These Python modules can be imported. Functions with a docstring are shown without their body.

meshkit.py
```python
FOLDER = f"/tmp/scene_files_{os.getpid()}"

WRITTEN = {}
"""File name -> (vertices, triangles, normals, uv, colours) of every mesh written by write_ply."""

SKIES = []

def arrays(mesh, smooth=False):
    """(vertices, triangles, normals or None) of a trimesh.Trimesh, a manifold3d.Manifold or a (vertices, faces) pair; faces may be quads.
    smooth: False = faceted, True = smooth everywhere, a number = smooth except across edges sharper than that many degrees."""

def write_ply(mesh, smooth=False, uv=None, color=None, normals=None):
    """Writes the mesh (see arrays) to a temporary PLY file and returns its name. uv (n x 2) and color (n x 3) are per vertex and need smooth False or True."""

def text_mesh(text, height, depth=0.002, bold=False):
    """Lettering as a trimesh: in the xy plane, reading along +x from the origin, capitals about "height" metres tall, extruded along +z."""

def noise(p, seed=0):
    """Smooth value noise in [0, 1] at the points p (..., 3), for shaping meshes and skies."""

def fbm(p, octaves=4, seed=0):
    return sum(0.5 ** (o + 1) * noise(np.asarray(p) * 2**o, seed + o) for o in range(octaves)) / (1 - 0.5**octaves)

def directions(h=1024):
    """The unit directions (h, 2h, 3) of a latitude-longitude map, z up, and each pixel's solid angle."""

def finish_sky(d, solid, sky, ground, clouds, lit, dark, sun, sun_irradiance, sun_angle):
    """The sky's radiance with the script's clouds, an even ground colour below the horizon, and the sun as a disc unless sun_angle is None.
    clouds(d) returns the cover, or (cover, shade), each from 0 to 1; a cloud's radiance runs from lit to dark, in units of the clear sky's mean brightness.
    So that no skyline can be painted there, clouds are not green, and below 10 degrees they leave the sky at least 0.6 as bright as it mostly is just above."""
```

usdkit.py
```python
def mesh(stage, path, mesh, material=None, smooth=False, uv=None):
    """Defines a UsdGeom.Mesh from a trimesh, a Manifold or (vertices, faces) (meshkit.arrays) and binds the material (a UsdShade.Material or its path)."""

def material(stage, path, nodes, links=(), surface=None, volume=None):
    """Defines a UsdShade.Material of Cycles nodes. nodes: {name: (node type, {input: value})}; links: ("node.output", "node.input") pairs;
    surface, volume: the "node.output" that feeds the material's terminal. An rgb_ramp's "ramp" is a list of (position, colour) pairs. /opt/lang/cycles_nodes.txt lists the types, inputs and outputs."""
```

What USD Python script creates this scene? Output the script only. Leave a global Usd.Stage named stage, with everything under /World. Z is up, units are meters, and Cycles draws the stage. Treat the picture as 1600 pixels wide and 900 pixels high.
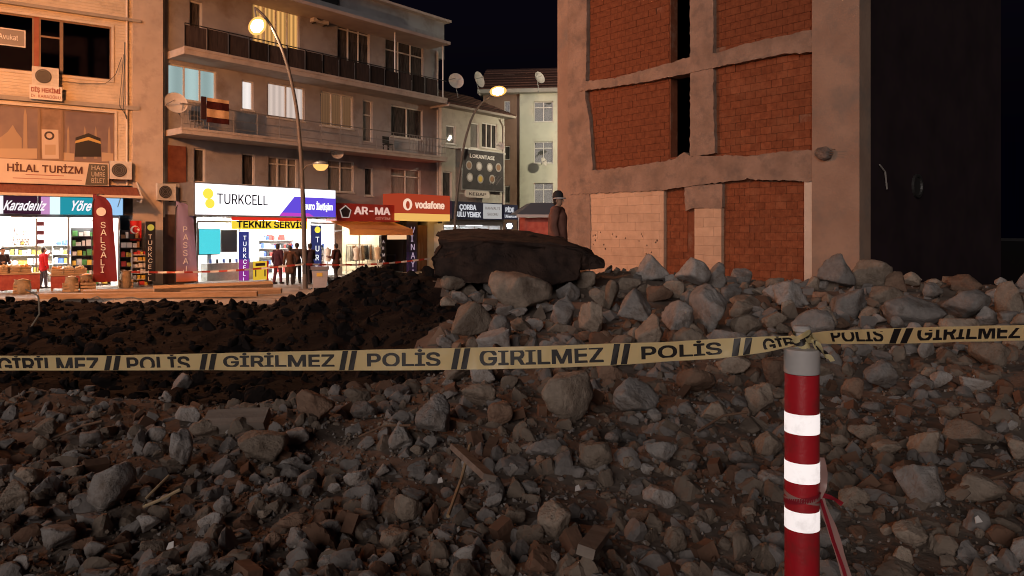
import math, random, glob
import numpy as np, trimesh, manifold3d, usdkit
from meshkit import fbm, noise
from pxr import Usd, UsdGeom, UsdLux, UsdShade, Gf, Sdf, Vt

stage = Usd.Stage.CreateInMemory()
UsdGeom.SetStageUpAxis(stage, UsdGeom.Tokens.z)
UsdGeom.SetStageMetersPerUnit(stage, 1.0)
UsdGeom.Xform.Define(stage, '/World')
UsdGeom.Scope.Define(stage, '/World/Looks')
rng = np.random.default_rng(11)
random.seed(11)

# ------------------------------------------------------------------ camera, sky, added fill light
FPX, CX, HOR, EYE = 1150.0, 800.0, 365.0, 2.3          # focal length and horizon in photo pixels, eye height
cam = UsdGeom.Camera.Define(stage, '/World/camera')
cam.AddTranslateOp().Set(Gf.Vec3d(0, 0, EYE))
cam.AddRotateXOp().Set(90)
cam.CreateHorizontalApertureAttr(36.0)
cam.CreateVerticalApertureAttr(20.25)
cam.CreateFocalLengthAttr(36.0 * FPX / 1600)
cam.CreateVerticalApertureOffsetAttr(-36.0 * 85 / 1600)
cam.CreateClippingRangeAttr(Gf.Vec2f(0.1, 2000))
cam.CreateExposureAttr(0.0)

LIGHT_DIR = np.array([-0.37, -0.90, 0.25]); LIGHT_DIR /= np.linalg.norm(LIGHT_DIR)      # direction towards the added fill light behind the camera
usdkit.material(stage, '/World/Looks/night_sky', {
    'sky': ('sky_texture', {'sky_type': 'single_scattering', 'sun_disc': False, 'sun_elevation': -0.06, 'sun_rotation': math.atan2(LIGHT_DIR[0], LIGHT_DIR[1])}),
    'tint': ('mix_color', {'blend_type': 'multiply', 'fac': 1.0, 'b': (0.55, 0.6, 1.0), 'use_clamp': False}),
    'glow': ('mix_color', {'blend_type': 'add', 'fac': 1.0, 'b': (0.006, 0.005, 0.024), 'use_clamp': False}),
    'bg': ('background_shader', {'strength': 0.07})},
    [('sky.color', 'tint.a'), ('tint.result', 'glow.a'), ('glow.result', 'bg.color')], surface='bg.background')
dome = UsdLux.DomeLight.Define(stage, '/World/sky')
UsdShade.MaterialBindingAPI.Apply(dome.GetPrim()).Bind(UsdShade.Material.Get(stage, '/World/Looks/night_sky'))
fill_lamp = UsdLux.DistantLight.Define(stage, '/World/moonlight')  # added fill, stands in for unseen lights behind the camera
fill_lamp.CreateIntensityAttr(0.31); fill_lamp.CreateAngleAttr(36.0); fill_lamp.CreateNormalizeAttr(True)
fill_lamp.CreateColorAttr(Gf.Vec3f(1.0, 0.87, 0.80))
_m = Gf.Matrix4d(); _m.SetRotate(Gf.Rotation(Gf.Vec3d(0, 0, 1), Gf.Vec3d(*map(float, LIGHT_DIR))))
fill_lamp.AddTransformOp().Set(_m)

# ------------------------------------------------------------------ materials
def L(name): return '/World/Looks/' + name
_mats = {}
def plain(name, c, rough=0.6, metal=0.0, spec=0.5):
    if name not in _mats:
        _mats[name] = usdkit.material(stage, L(name), {'p': ('principled_bsdf', {'base_color': c, 'roughness': rough, 'metallic': metal, 'specular_ior_level': spec})}, [], 'p.BSDF')
    return _mats[name]
def noisy(name, c1, c2, scale=3.0, rough=0.8, bump=0.0, bscale=25.0, vary=None, coord='object', detail=5.0, lo=0.35, hi=0.65, spec=0.3, stain=None, stretch=(1, 1, 1)):
    """two tones mixed by noise, fine relief, optional tone variation for each copy ('object') or each piece ('island')"""
    if name in _mats: return _mats[name]
    n = {'tc': ('texture_coordinate', {}), 'mp': ('mapping', {'scale': stretch}), 'n': ('noise_texture', {'scale': scale, 'detail': detail, 'roughness': 0.6}),
         'r': ('rgb_ramp', {'ramp': [(lo, c1), (hi, c2)]}), 'p': ('principled_bsdf', {'roughness': rough, 'specular_ior_level': spec})}
    src = 'geo.position' if coord == 'world' else 'tc.object'
    if coord == 'world': n['geo'] = ('geometry', {})
    l = [(src, 'mp.vector'), ('mp.vector', 'n.vector'), ('n.fac', 'r.fac')]
    out = 'r.color'
    if stain:
        n['sn'] = ('noise_texture', {'scale': stain[1], 'detail': 6.0, 'roughness': 0.65}); n['sr'] = ('map_range', {'from_min': 0.5, 'from_max': 0.72, 'clamp': True})
        n['sm'] = ('mix_color', {'b': stain[0]})
        l += [(src, 'sn.vector'), ('sn.fac', 'sr.value'), ('sr.result', 'sm.fac'), (out, 'sm.a')]; out = 'sm.result'
    if vary:
        kind, amt = vary
        if kind == 'object': n['oi'] = ('object_info', {}); rn = 'oi.random'
        else:
            n['gi'] = ('geometry', {}); rn = 'gi.random_per_island'
        n['mr'] = ('map_range', {'to_min': 1 - amt, 'to_max': 1 + amt}); n['h'] = ('hsv', {})
        l += [(rn, 'mr.value'), ('mr.result', 'h.value'), (out, 'h.color')]; out = 'h.color'
    l += [(out, 'p.base_color')]
    if bump:
        n['bn'] = ('noise_texture', {'scale': bscale, 'detail': 6.0, 'roughness': 0.65}); n['b'] = ('bump', {'strength': bump, 'distance': 0.03})
        l += [(src, 'bn.vector'), ('bn.fac', 'b.height'), ('b.normal', 'p.normal')]
    _mats[name] = usdkit.material(stage, L(name), n, l, 'p.BSDF')
    return _mats[name]
def emit(name, c, s):
    if name not in _mats:
        _mats[name] = usdkit.material(stage, L(name), {'e': ('emission', {'color': c, 'strength': s})}, [], 'e.emission')
    return _mats[name]
def glass(name, tint=(0.95, 0.95, 0.95), rough=0.03):
    """thin pane: mirror-like by the Fresnel share where light enters, clear where it leaves"""
    if name not in _mats:
        _mats[name] = usdkit.material(stage, L(name), {'t': ('transparent_bsdf', {'color': tint}), 'g': ('glossy_bsdf', {'color': (1, 1, 1), 'roughness': rough}), 'f': ('fresnel', {'IOR': 1.5}), 'geo': ('geometry', {}),
            'o': ('math', {'math_type': 'subtract', 'value1': 1.0}), 'x': ('math', {'math_type': 'multiply'}), 'm': ('mix_closure', {})},
            [('geo.backfacing', 'o.value2'), ('f.fac', 'x.value1'), ('o.value', 'x.value2'), ('x.value', 'm.fac'), ('t.BSDF', 'm.closure1'), ('g.BSDF', 'm.closure2')], 'm.closure')
    return _mats[name]
def curtain_lit(name, c, s, folds=8.0, depth=0.35):
    """cloth or blind lit by the room behind it, with folds"""
    if name not in _mats:
        _mats[name] = usdkit.material(stage, L(name), {'tc': ('texture_coordinate', {}), 'w': ('wave_texture', {'scale': folds, 'distortion': 5.0, 'detail': 3.0}), 'r': ('rgb_ramp', {'ramp': [(0, tuple(x * (1 - depth) for x in c)), (1, c)]}),
                       'e': ('emission', {'strength': s})}, [('tc.object', 'w.vector'), ('w.fac', 'r.fac'), ('r.color', 'e.color')], 'e.emission')
    return _mats[name]

# ------------------------------------------------------------------ prims
def numbered(path):
    if not stage.GetPrimAtPath(path): return path
    k = 1
    while stage.GetPrimAtPath(f'{path}_{k:03d}'): k += 1
    return f'{path}_{k:03d}'
_count = {}
def numbered(path):
    k = _count.get(path, 0); _count[path] = k + 1
    return path if k == 0 else f'{path}_{k:03d}'
def tag(p, label=None, cat=None, group=None, kind=None):
    p = p.GetPrim() if hasattr(p, 'GetPrim') else p
    for k, v in (('label', label), ('category', cat), ('group', group), ('kind', kind)):
        if v: p.SetCustomDataByKey(k, v)
    return p
def thing(name, label, cat, loc=(0, 0, 0), rotz=0.0, group=None, kind=None):
    x = UsdGeom.Xform.Define(stage, numbered('/World/' + name))
    x.AddTranslateOp().Set(Gf.Vec3d(*map(float, loc)))
    if rotz: x.AddRotateZOp().Set(math.degrees(rotz))
    return tag(x, label, cat, group, kind)
def obj(name, mb, mat, parent=None, smooth=False, label=None, kind=None):
    base = '/World' if parent is None else str(parent.GetPath())
    m = usdkit.mesh(stage, numbered(base + '/' + name), mb.mesh() if isinstance(mb, MB) else mb, mat, smooth)
    return tag(m, label=label, kind=kind)

# ------------------------------------------------------------------ shapes
FONT = glob.glob('/opt/blender-*/*/datafiles/fonts/Inter.woff2')[0]
_glyph = {}
def text_poly(text, height, bold=False, width=None):
    """lettering as shapely polygons: capitals 'height' tall from the origin, stretched to 'width'"""
    from PIL import Image, ImageDraw, ImageFont
    from shapely import affinity, box, union_all
    key = (text, bold)
    if key not in _glyph:
        f = ImageFont.truetype(FONT, 96)
        x0, y0, x1, y1 = f.getbbox(text, anchor='ls', stroke_width=int(3 * bold))
        im = Image.new('L', (x1 - x0 + 8, y1 - y0 + 8))
        ImageDraw.Draw(im).text((4 - x0, 4 - y0), text, 255, f, anchor='ls', stroke_width=int(3 * bold))
        on = np.pad(np.asarray(im) > 127, ((0, 0), (1, 1))).astype(np.int8)
        rows, st = np.nonzero(np.diff(on, axis=1) == 1); en = np.nonzero(np.diff(on, axis=1) == -1)[1]
        sh = union_all(box(st, -rows - 1, en, -rows)).buffer(0.6).buffer(-0.6).simplify(0.9)
        _glyph[key] = affinity.translate(sh, -4, 4 - y0)
    sh = _glyph[key]; s = height / 70.0
    sx = s if width is None else width / (sh.bounds[2] - sh.bounds[0])
    return affinity.affine_transform(affinity.translate(sh, -sh.bounds[0], 0), [sx, 0, 0, s, 0, 0])
def polys(g): return [q for q in getattr(g, 'geoms', [g]) if q.geom_type == 'Polygon' and q.area > 1e-9]

class MB:
    """collects shapes into one mesh"""
    def __init__(s): s.v, s.f, s.n = [], [], 0
    def add(s, v, f):
        v = np.asarray(v, float); s.v.append(v); s.f.append(np.asarray(f, int) + s.n); s.n += len(v); return s
    def addm(s, m, T=None):
        v = np.asarray(m.vertices)
        if T is not None: v = v @ T[:3, :3].T + T[:3, 3]
        return s.add(v, m.faces)
    def box(s, x0, x1, y0, y1, z0, z1):
        v = [(x, y, z) for x in (x0, x1) for y in (y0, y1) for z in (z0, z1)]
        q = [(0, 1, 3, 2), (4, 6, 7, 5), (0, 4, 5, 1), (2, 3, 7, 6), (0, 2, 6, 4), (1, 5, 7, 3)]
        return s.add(v, [t for a, b, c, d in q for t in ((a, b, c), (a, c, d))])
    def hexa(s, bottom, top):
        """solid between two quads given counter-clockwise from above"""
        q = [(3, 2, 1, 0), (4, 5, 6, 7), (0, 1, 5, 4), (1, 2, 6, 5), (2, 3, 7, 6), (3, 0, 4, 7)]
        return s.add(list(bottom) + list(top), [t for a, b, c, d in q for t in ((a, b, c), (a, c, d))])
    def tube(s, pts, r, n=8, cap=True):
        pts = np.asarray(pts, float); rr = np.broadcast_to(r, len(pts)); V = []
        t = np.gradient(pts, axis=0) if len(pts) > 2 else np.repeat((pts[1] - pts[0])[None], 2, 0)
        t /= np.linalg.norm(t, axis=1, keepdims=True)
        a = np.cross(t[0], (0, 0, 1.0) if abs(t[0][2]) < 0.9 else (1.0, 0, 0)); a /= np.linalg.norm(a)
        for p, d, q in zip(pts, t, rr):
            a = a - d * (a @ d); a /= np.linalg.norm(a); b = np.cross(d, a)
            V += [p + q * (math.cos(w) * a + math.sin(w) * b) for w in np.arange(n) * 2 * math.pi / n]
        F = []
        for i in range(len(pts) - 1):
            for k in range(n):
                A, B = i * n + k, i * n + (k + 1) % n
                F += [(A, B, B + n), (A, B + n, A + n)]
        if cap:
            e = (len(pts) - 1) * n
            F += [(0, k + 1, k) for k in range(1, n - 1)] + [(e, e + k, e + k + 1) for k in range(1, n - 1)]
        return s.add(V, F)
    def lathe(s, prof, c=(0, 0, 0), n=24, T=None):
        """profile (r, z) from bottom to top about z"""
        prof = np.asarray(prof, float); V = []
        for r, z in prof: V += [(r * math.cos(w), r * math.sin(w), z) for w in np.arange(n) * 2 * math.pi / n]
        V = np.array(V); F = []
        for i in range(len(prof) - 1):
            for k in range(n):
                A, B = i * n + k, i * n + (k + 1) % n
                F += [(A, B, B + n), (A, B + n, A + n)]
        if T is not None: V = V @ np.asarray(T)[:3, :3].T
        return s.add(V + np.asarray(c, float), F)
    def prism(s, poly, y0, y1):
        """a shape drawn in x, z (seen from -y), solid from y0 to y1"""
        for g in polys(poly):
            m = trimesh.creation.extrude_polygon(g, y1 - y0, engine='earcut'); v = np.asarray(m.vertices)
            s.add(np.stack([v[:, 0], y1 - v[:, 2], v[:, 1]], 1), m.faces)
        return s
    def slab(s, poly, z0, z1):
        for g in polys(poly):
            m = trimesh.creation.extrude_polygon(g, z1 - z0, engine='earcut'); v = np.asarray(m.vertices) + (0, 0, z0)
            s.add(v, m.faces)
        return s
    def text(s, t, x, z, h, y, width=None, bold=False, depth=0.02):
        return s.prism(affinity.translate(text_poly(t, h, bold, width), x, z), y - depth, y)
    def mesh(s): return np.vstack(s.v), np.vstack(s.f)
from shapely import affinity, box as sbox, Polygon, Point, union_all
def rect(x0, x1, z0, z1): return sbox(x0, z0, x1, z1)
def B(*a): return MB().box(*a)
def rot_to(d):
    """rotation taking z to d"""
    d = np.asarray(d, float); d /= np.linalg.norm(d)
    a = np.cross((0, 1.0, 0) if abs(d[1]) < 0.9 else (1.0, 0, 0), d); a /= np.linalg.norm(a)
    return np.stack([a, np.cross(d, a), d], 1)

class Front:
    """a building front: x along it to the right, y into the building, z up"""
    def __init__(s, o, u):
        s.o = np.array(o, float); s.u = np.array(u, float) / np.hypot(*u); s.v = np.array([-s.u[1], s.u[0]]); s.rz = math.atan2(s.u[1], s.u[0])
    def at(s, px, py, y=0.0):
        a = (px - CX) / FPX; d = np.array([a, 1.0])
        Y = (y + s.o @ s.v) / (d @ s.v)
        return (Y * d - s.o) @ s.u, EYE - (py - HOR) / FPX * Y
    def r(s, p0, p1, t, b, y=0.0):
        """photo rectangle (heights read at its middle) -> x0, x1, z0, z1 at depth y"""
        m = (p0 + p1) / 2
        return s.at(p0, t, y)[0], s.at(p1, t, y)[0], s.at(m, b, y)[1], s.at(m, t, y)[1]
    def w(s, x, y=0.0, z=0.0):
        p = s.o + x * s.u + y * s.v; return (p[0], p[1], z)
    def thing(s, name, label, cat, x=0, y=0, z=0, group=None, turn=0.0):
        return thing(name, label, cat, s.w(x, y, z), s.rz + turn, group)
def ground_at(px, py, z=0.0):
    Y = (EYE - z) * FPX / (py - HOR); return (px - CX) / FPX * Y, Y
def point(px, py, Y): return np.array([(px - CX) / FPX * Y, Y, EYE - (py - HOR) / FPX * Y])

FA = Front((-14.9, 31.2), (1700, 1150))        # shop building on the left, x negative along it
FB = Front((-13.3, 31.0), (960, 1150))         # grey apartment house; y = 0 is the front edge of its balconies
FC = Front(FB.w(15.6, 0.6)[:2], (960, 1150))   # low eating house next to it
FD = Front(point(812, 300, 54)[:2], (1.0, -0.12))   # pale house at the end of the street
FK = Front((1.46, 24.0), (0.65, -0.76))        # stripped brick house; x = 0 at its far corner

# common looks
white_frame = plain('white_frame', (0.62, 0.6, 0.56), 0.4)
dark_metal = plain('dark_metal', (0.035, 0.033, 0.032), 0.5, 0.3)
grey_metal = plain('grey_metal', (0.30, 0.30, 0.30), 0.45, 0.6)
rail_metal = plain('rail_metal', (0.28, 0.27, 0.26), 0.5, 0.4)
off_white = noisy('aged_white', (0.62, 0.6, 0.55), (0.5, 0.47, 0.42), 6, 0.5)
black = plain('black_plastic', (0.012, 0.012, 0.013), 0.5)
pane_glass = glass('pane_glass')
old_glass = glass('old_glass', (0.9, 0.9, 0.9), 0.02)
dim_glass = glass('dim_glass', (0.35, 0.38, 0.42))
white_letters = plain('white_letters', (0.8, 0.8, 0.78), 0.5)
dark_letters = plain('dark_letters', (0.05, 0.03, 0.03), 0.5)
plaster_dark = noisy('room_dark', (0.06, 0.055, 0.05), (0.04, 0.036, 0.034), 3, 0.9)
# ------------------------------------------------------------------ ground, street, pavement
def sm(a, b, x): t = np.clip((np.asarray(x, float) - a) / (b - a), 0, 1); return t * t * (3 - 2 * t)
def ga(x, y, cx, cy, sx, sy): return np.exp(-((x - cx) / sx) ** 2 - ((y - cy) / sy) ** 2)
def H(x, y):
    """height of the demolition site"""
    x, y = np.asarray(x, float), np.asarray(y, float)
    r = sm(-2.6, 0.4, x + 0.25 * np.sin(y * 1.3))
    zl = np.interp(y, [0, 6.3, 7.6, 9.2, 12.8, 14.2, 16.5, 19], [0.92, 0.9, 0.52, 0.50, 0.98, 0.95, 0.2, -0.25])
    zr = np.interp(y, [0, 7.0, 10, 13.5, 15, 18, 23, 27], [0.92, 0.92, 1.08, 1.34, 1.25, 1.05, 0.9, -0.25])
    far = sm(8.5, 12.5, x)                                        # on the right, beyond the brick house, the heap drops away
    zr = zr * (1 - far) + far * np.interp(y, [0, 7, 11, 13.6, 16, 20], [0.92, 0.95, 1.12, 1.36, 0.7, -0.25])
    z = zl * (1 - r) + zr * r
    z = z + 0.60 * ga(x, y, -2.75, 13.7, 0.85, 1.6) + 0.34 * ga(x, y, -1.5, 13.2, 0.8, 1.4) + 0.14 * ga(x, y, 0.4, 13.2, 1.6, 1.3) + 0.2 * ga(x, y, 2.3, 14.2, 1.0, 1.2)
    p = np.stack([x, y, 0 * x], -1)
    up = sm(-0.1, 0.4, z)
    return z + up * (0.30 * (fbm(p * 0.8, 3, 5) - 0.5) + 0.12 * (fbm(p * 3.1, 3, 9) - 0.5) + 0.10 * (1 - r) * sm(6.5, 8.5, y) * (fbm(p * 5.5, 2, 14) - 0.5))

soil = noisy('soil', (0.12, 0.094, 0.078), (0.21, 0.172, 0.145), 1.4, 0.95, 0.6, 14, coord='world', stain=((0.075, 0.056, 0.045), 0.6), spec=0.15)
dark_soil = noisy('dark_soil', (0.007, 0.0055, 0.0055), (0.013, 0.0098, 0.0095), 2.0, 0.95, 0.6, 14, coord='world', spec=0.1)  # near-black soil, the shade of the bank is put into its colour
asphalt = noisy('asphalt', (0.035, 0.034, 0.033), (0.06, 0.058, 0.055), 0.8, 0.75, 0.25, 60, coord='world', stain=((0.02, 0.02, 0.02), 0.25))
tag(obj('street', B(-250, 250, -60, 400, -0.4, 0.0), asphalt), kind='structure')

tag(obj('empty_lot', MB().slab(Polygon([(9, 12), (120, 30), (160, 260), (22, 260)]), -0.05, 0.006), dark_soil), kind='structure')  # added sheet, its dark colour stands in for unlit ground

gx = np.arange(-26, 24.01, 0.13); gy = np.arange(0.2, 27.6, 0.13)
X, Y = np.meshgrid(gx, gy, indexing='ij'); Zt = H(X, Y)
nx, ny = X.shape
idx = np.arange(nx * ny).reshape(nx, ny)
q = np.stack([idx[:-1, :-1], idx[1:, :-1], idx[1:, 1:], idx[:-1, 1:]], -1).reshape(-1, 4)
V = np.stack([X, Y, Zt], -1).reshape(-1, 3); T = np.vstack([q[:, [0, 1, 2]], q[:, [0, 2, 3]]])
fc = V[T].mean(1)
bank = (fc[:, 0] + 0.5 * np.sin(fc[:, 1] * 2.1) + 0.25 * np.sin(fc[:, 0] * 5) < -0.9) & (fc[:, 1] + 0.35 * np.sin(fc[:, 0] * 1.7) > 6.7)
def submesh(V, T):
    u, i = np.unique(T, return_inverse=True); return V[u], i.reshape(-1, 3)
tag(obj('ground', submesh(V, T[~bank]), soil, None, True), kind='structure')
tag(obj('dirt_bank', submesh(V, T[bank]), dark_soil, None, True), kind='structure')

pave = noisy('pavement_slabs', (0.20, 0.17, 0.14), (0.28, 0.24, 0.20), 1.2, 0.8, 0.2, 40, coord='world', stain=((0.11, 0.09, 0.08), 0.7))
kerb_mat = noisy('kerb_stone', (0.34, 0.31, 0.27), (0.24, 0.22, 0.2), 5, 0.8, 0.2, 40, vary=('object', 0.15))
edge_px = [(-260, 468), (60, 470), (200, 471), (330, 473), (430, 472), (462, 468), (480, 462), (487, 456), (489, 450)]
edge = [ground_at(px, py, 0.06) for px, py in edge_px]
back = [FB.w(7.6, 1.2)[:2], FB.w(-1.8, 2.2)[:2], FA.w(-1, 0.3)[:2], FA.w(-14, 0.3)[:2]]
pavement = obj('pavement', MB().slab(Polygon(edge + back), -0.05, 0.14), pave); tag(pavement, kind='structure')
strip2 = [FB.w(7.4, -1.6)[:2], FB.w(26, -1.6)[:2], FB.w(26, 1.2)[:2], FB.w(7.4, 1.2)[:2]]
tag(obj('pavement', MB().slab(Polygon(strip2), -0.05, 0.13), pave), kind='structure')
def along(pts, step):
    pts = np.asarray(pts, float); d = np.r_[0, np.cumsum(np.linalg.norm(np.diff(pts, axis=0), axis=1))]
    n = max(1, round(d[-1] / step)); t = np.linspace(0, d[-1], n + 1)
    return np.stack([np.interp(t, d, pts[:, k]) for k in range(pts.shape[1])], 1)
ks = along(edge, 0.9)
for a, b in zip(ks[:-1], ks[1:]):
    d = (b - a) / np.linalg.norm(b - a); n = np.array([d[1], -d[0]])
    a2, b2 = a + d * 0.012, b - d * 0.012
    bot = [(*(a2 + n * 0.16), -0.05), (*(b2 + n * 0.16), -0.05), (*b2, -0.05), (*a2, -0.05)]
    top = [(*(a2 + n * 0.14), 0.155), (*(b2 + n * 0.14), 0.155), (*b2, 0.155), (*a2, 0.155)]
    obj('kerb_stone', MB().hexa(bot, top), kerb_mat, pavement)

# a long low stack of planks and pipes lies on the pavement edge in front of the shops
lumber = noisy('weathered_timber', (0.30, 0.19, 0.10), (0.42, 0.28, 0.16), 2.5, 0.8, 0.3, 30, stretch=(0.3, 5, 5), vary=('object', 0.25))
def bar_between(p0, p1, w, h, tw=0.0):
    p0, p1 = np.array(p0, float), np.array(p1, float); d = p1 - p0; d /= np.linalg.norm(d)
    s = np.cross((0, 0, 1.0), d); s /= np.linalg.norm(s); u = np.cross(d, s)
    s, u = s * math.cos(tw) + u * math.sin(tw), u * math.cos(tw) - s * math.sin(tw)
    q = lambda p: [p - s * w / 2 - u * h / 2, p + s * w / 2 - u * h / 2, p + s * w / 2 + u * h / 2, p - s * w / 2 + u * h / 2]
    A, C = q(p0), q(p1)
    return MB().hexa([A[0], C[0], C[1], A[1]], [A[3], C[3], C[2], A[2]])
for k, (pa, pb, z, lab) in enumerate([((62, 463), (402, 459), 0.26, 'longest weathered board lying at the kerb before the shops'), ((130, 457), (440, 455), 0.3, 'weathered board lying behind the longest one near the lamp post'),
                                 ((240, 452), (425, 446), 0.42, 'uppermost tilted board on the boards at the kerb below the phone shop')]):
    a, b = ground_at(*pa, z), ground_at(*pb, z - 0.02 * k)
    tag(obj('timber_board', bar_between((*a, z), (*b, z), 0.24, 0.16, 0.2 * k), lumber), lab, 'board', 'boards lying along the kerb')

# ------------------------------------------------------------------ stones
def unit_rock(seed, sub):
    r = np.random.default_rng(seed)
    m = trimesh.creation.icosphere(sub); v = np.asarray(m.vertices)
    k = r.integers(8, 14); n = r.normal(size=(k, 3)); n /= np.linalg.norm(n, axis=1, keepdims=True); h = r.uniform(0.42, 0.9, k)
    dn = v @ n.T; cand = np.where(dn > 0.08, h / np.maximum(dn, 0.08), 9.0)
    cand = np.concatenate([cand, np.full((len(v), 1), 1.08)], 1)
    rad = -np.log(np.exp(-cand * 45).sum(1)) / 45                     # planes with slightly worn edges
    if sub > 1: rad = rad * (1 + 0.34 * (fbm(v * 1.7 + seed % 97, 4, seed % 50) - 0.5) + (0.13 * (fbm(v * 6 + seed % 31, 3, seed % 40) - 0.5) if sub > 2 else 0))
    return v * rad[:, None], np.asarray(m.faces)
def shard(seed):
    """angular crushed piece"""
    r = np.random.default_rng(seed); p = r.normal(size=(int(r.integers(9, 17)), 3)); p /= np.linalg.norm(p, axis=1, keepdims=True); p *= r.uniform(0.7, 1.05, (len(p), 1)) * np.array([1, r.uniform(0.6, 1), r.uniform(0.45, 0.9)])
    m = manifold3d.Manifold.hull_points(p).to_mesh(); return np.array(m.vert_properties[:, :3]), np.array(m.tri_verts)
SHARDS = [shard(3000 + k) for k in range(120)]
ROCKS = {s: [unit_rock(100 * s + k, s) for k in range(n)] for s, n in ((1, 40), (2, 30))}
def rand_rot(r, tilt=1.0):
    a = r.normal(size=(3, 3)); qm, _ = np.linalg.qr(a)
    if np.linalg.det(qm) < 0: qm[:, 0] *= -1
    return qm
rock_mats = {
    'grey': noisy('stone_grey', (0.24, 0.225, 0.215), (0.38, 0.355, 0.34), 5, 0.9, 0.9, 34, vary=('object', 0.3), stain=((0.12, 0.085, 0.06), 3.0), spec=0.2),
    'tan': noisy('stone_tan', (0.22, 0.18, 0.145), (0.36, 0.295, 0.24), 5, 0.9, 0.9, 34, vary=('object', 0.3), stain=((0.10, 0.07, 0.05), 3.0), spec=0.2),
    'rust': noisy('stone_rust', (0.19, 0.125, 0.092), (0.29, 0.19, 0.135), 5, 0.9, 0.9, 34, vary=('object', 0.3), stain=((0.10, 0.06, 0.045), 3.0), spec=0.2)}
def hit(px, py):
    """where the sight line through a photo pixel meets the site"""
    Ys = np.arange(1.2, 24, 0.03); Xs = (px - CX) / FPX * Ys; zs = EYE - (py - HOR) / FPX * Ys
    k = np.nonzero(zs < H(Xs, Ys))[0]
    return None if len(k) == 0 else (Xs[k[0]], Ys[k[0]])
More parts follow.
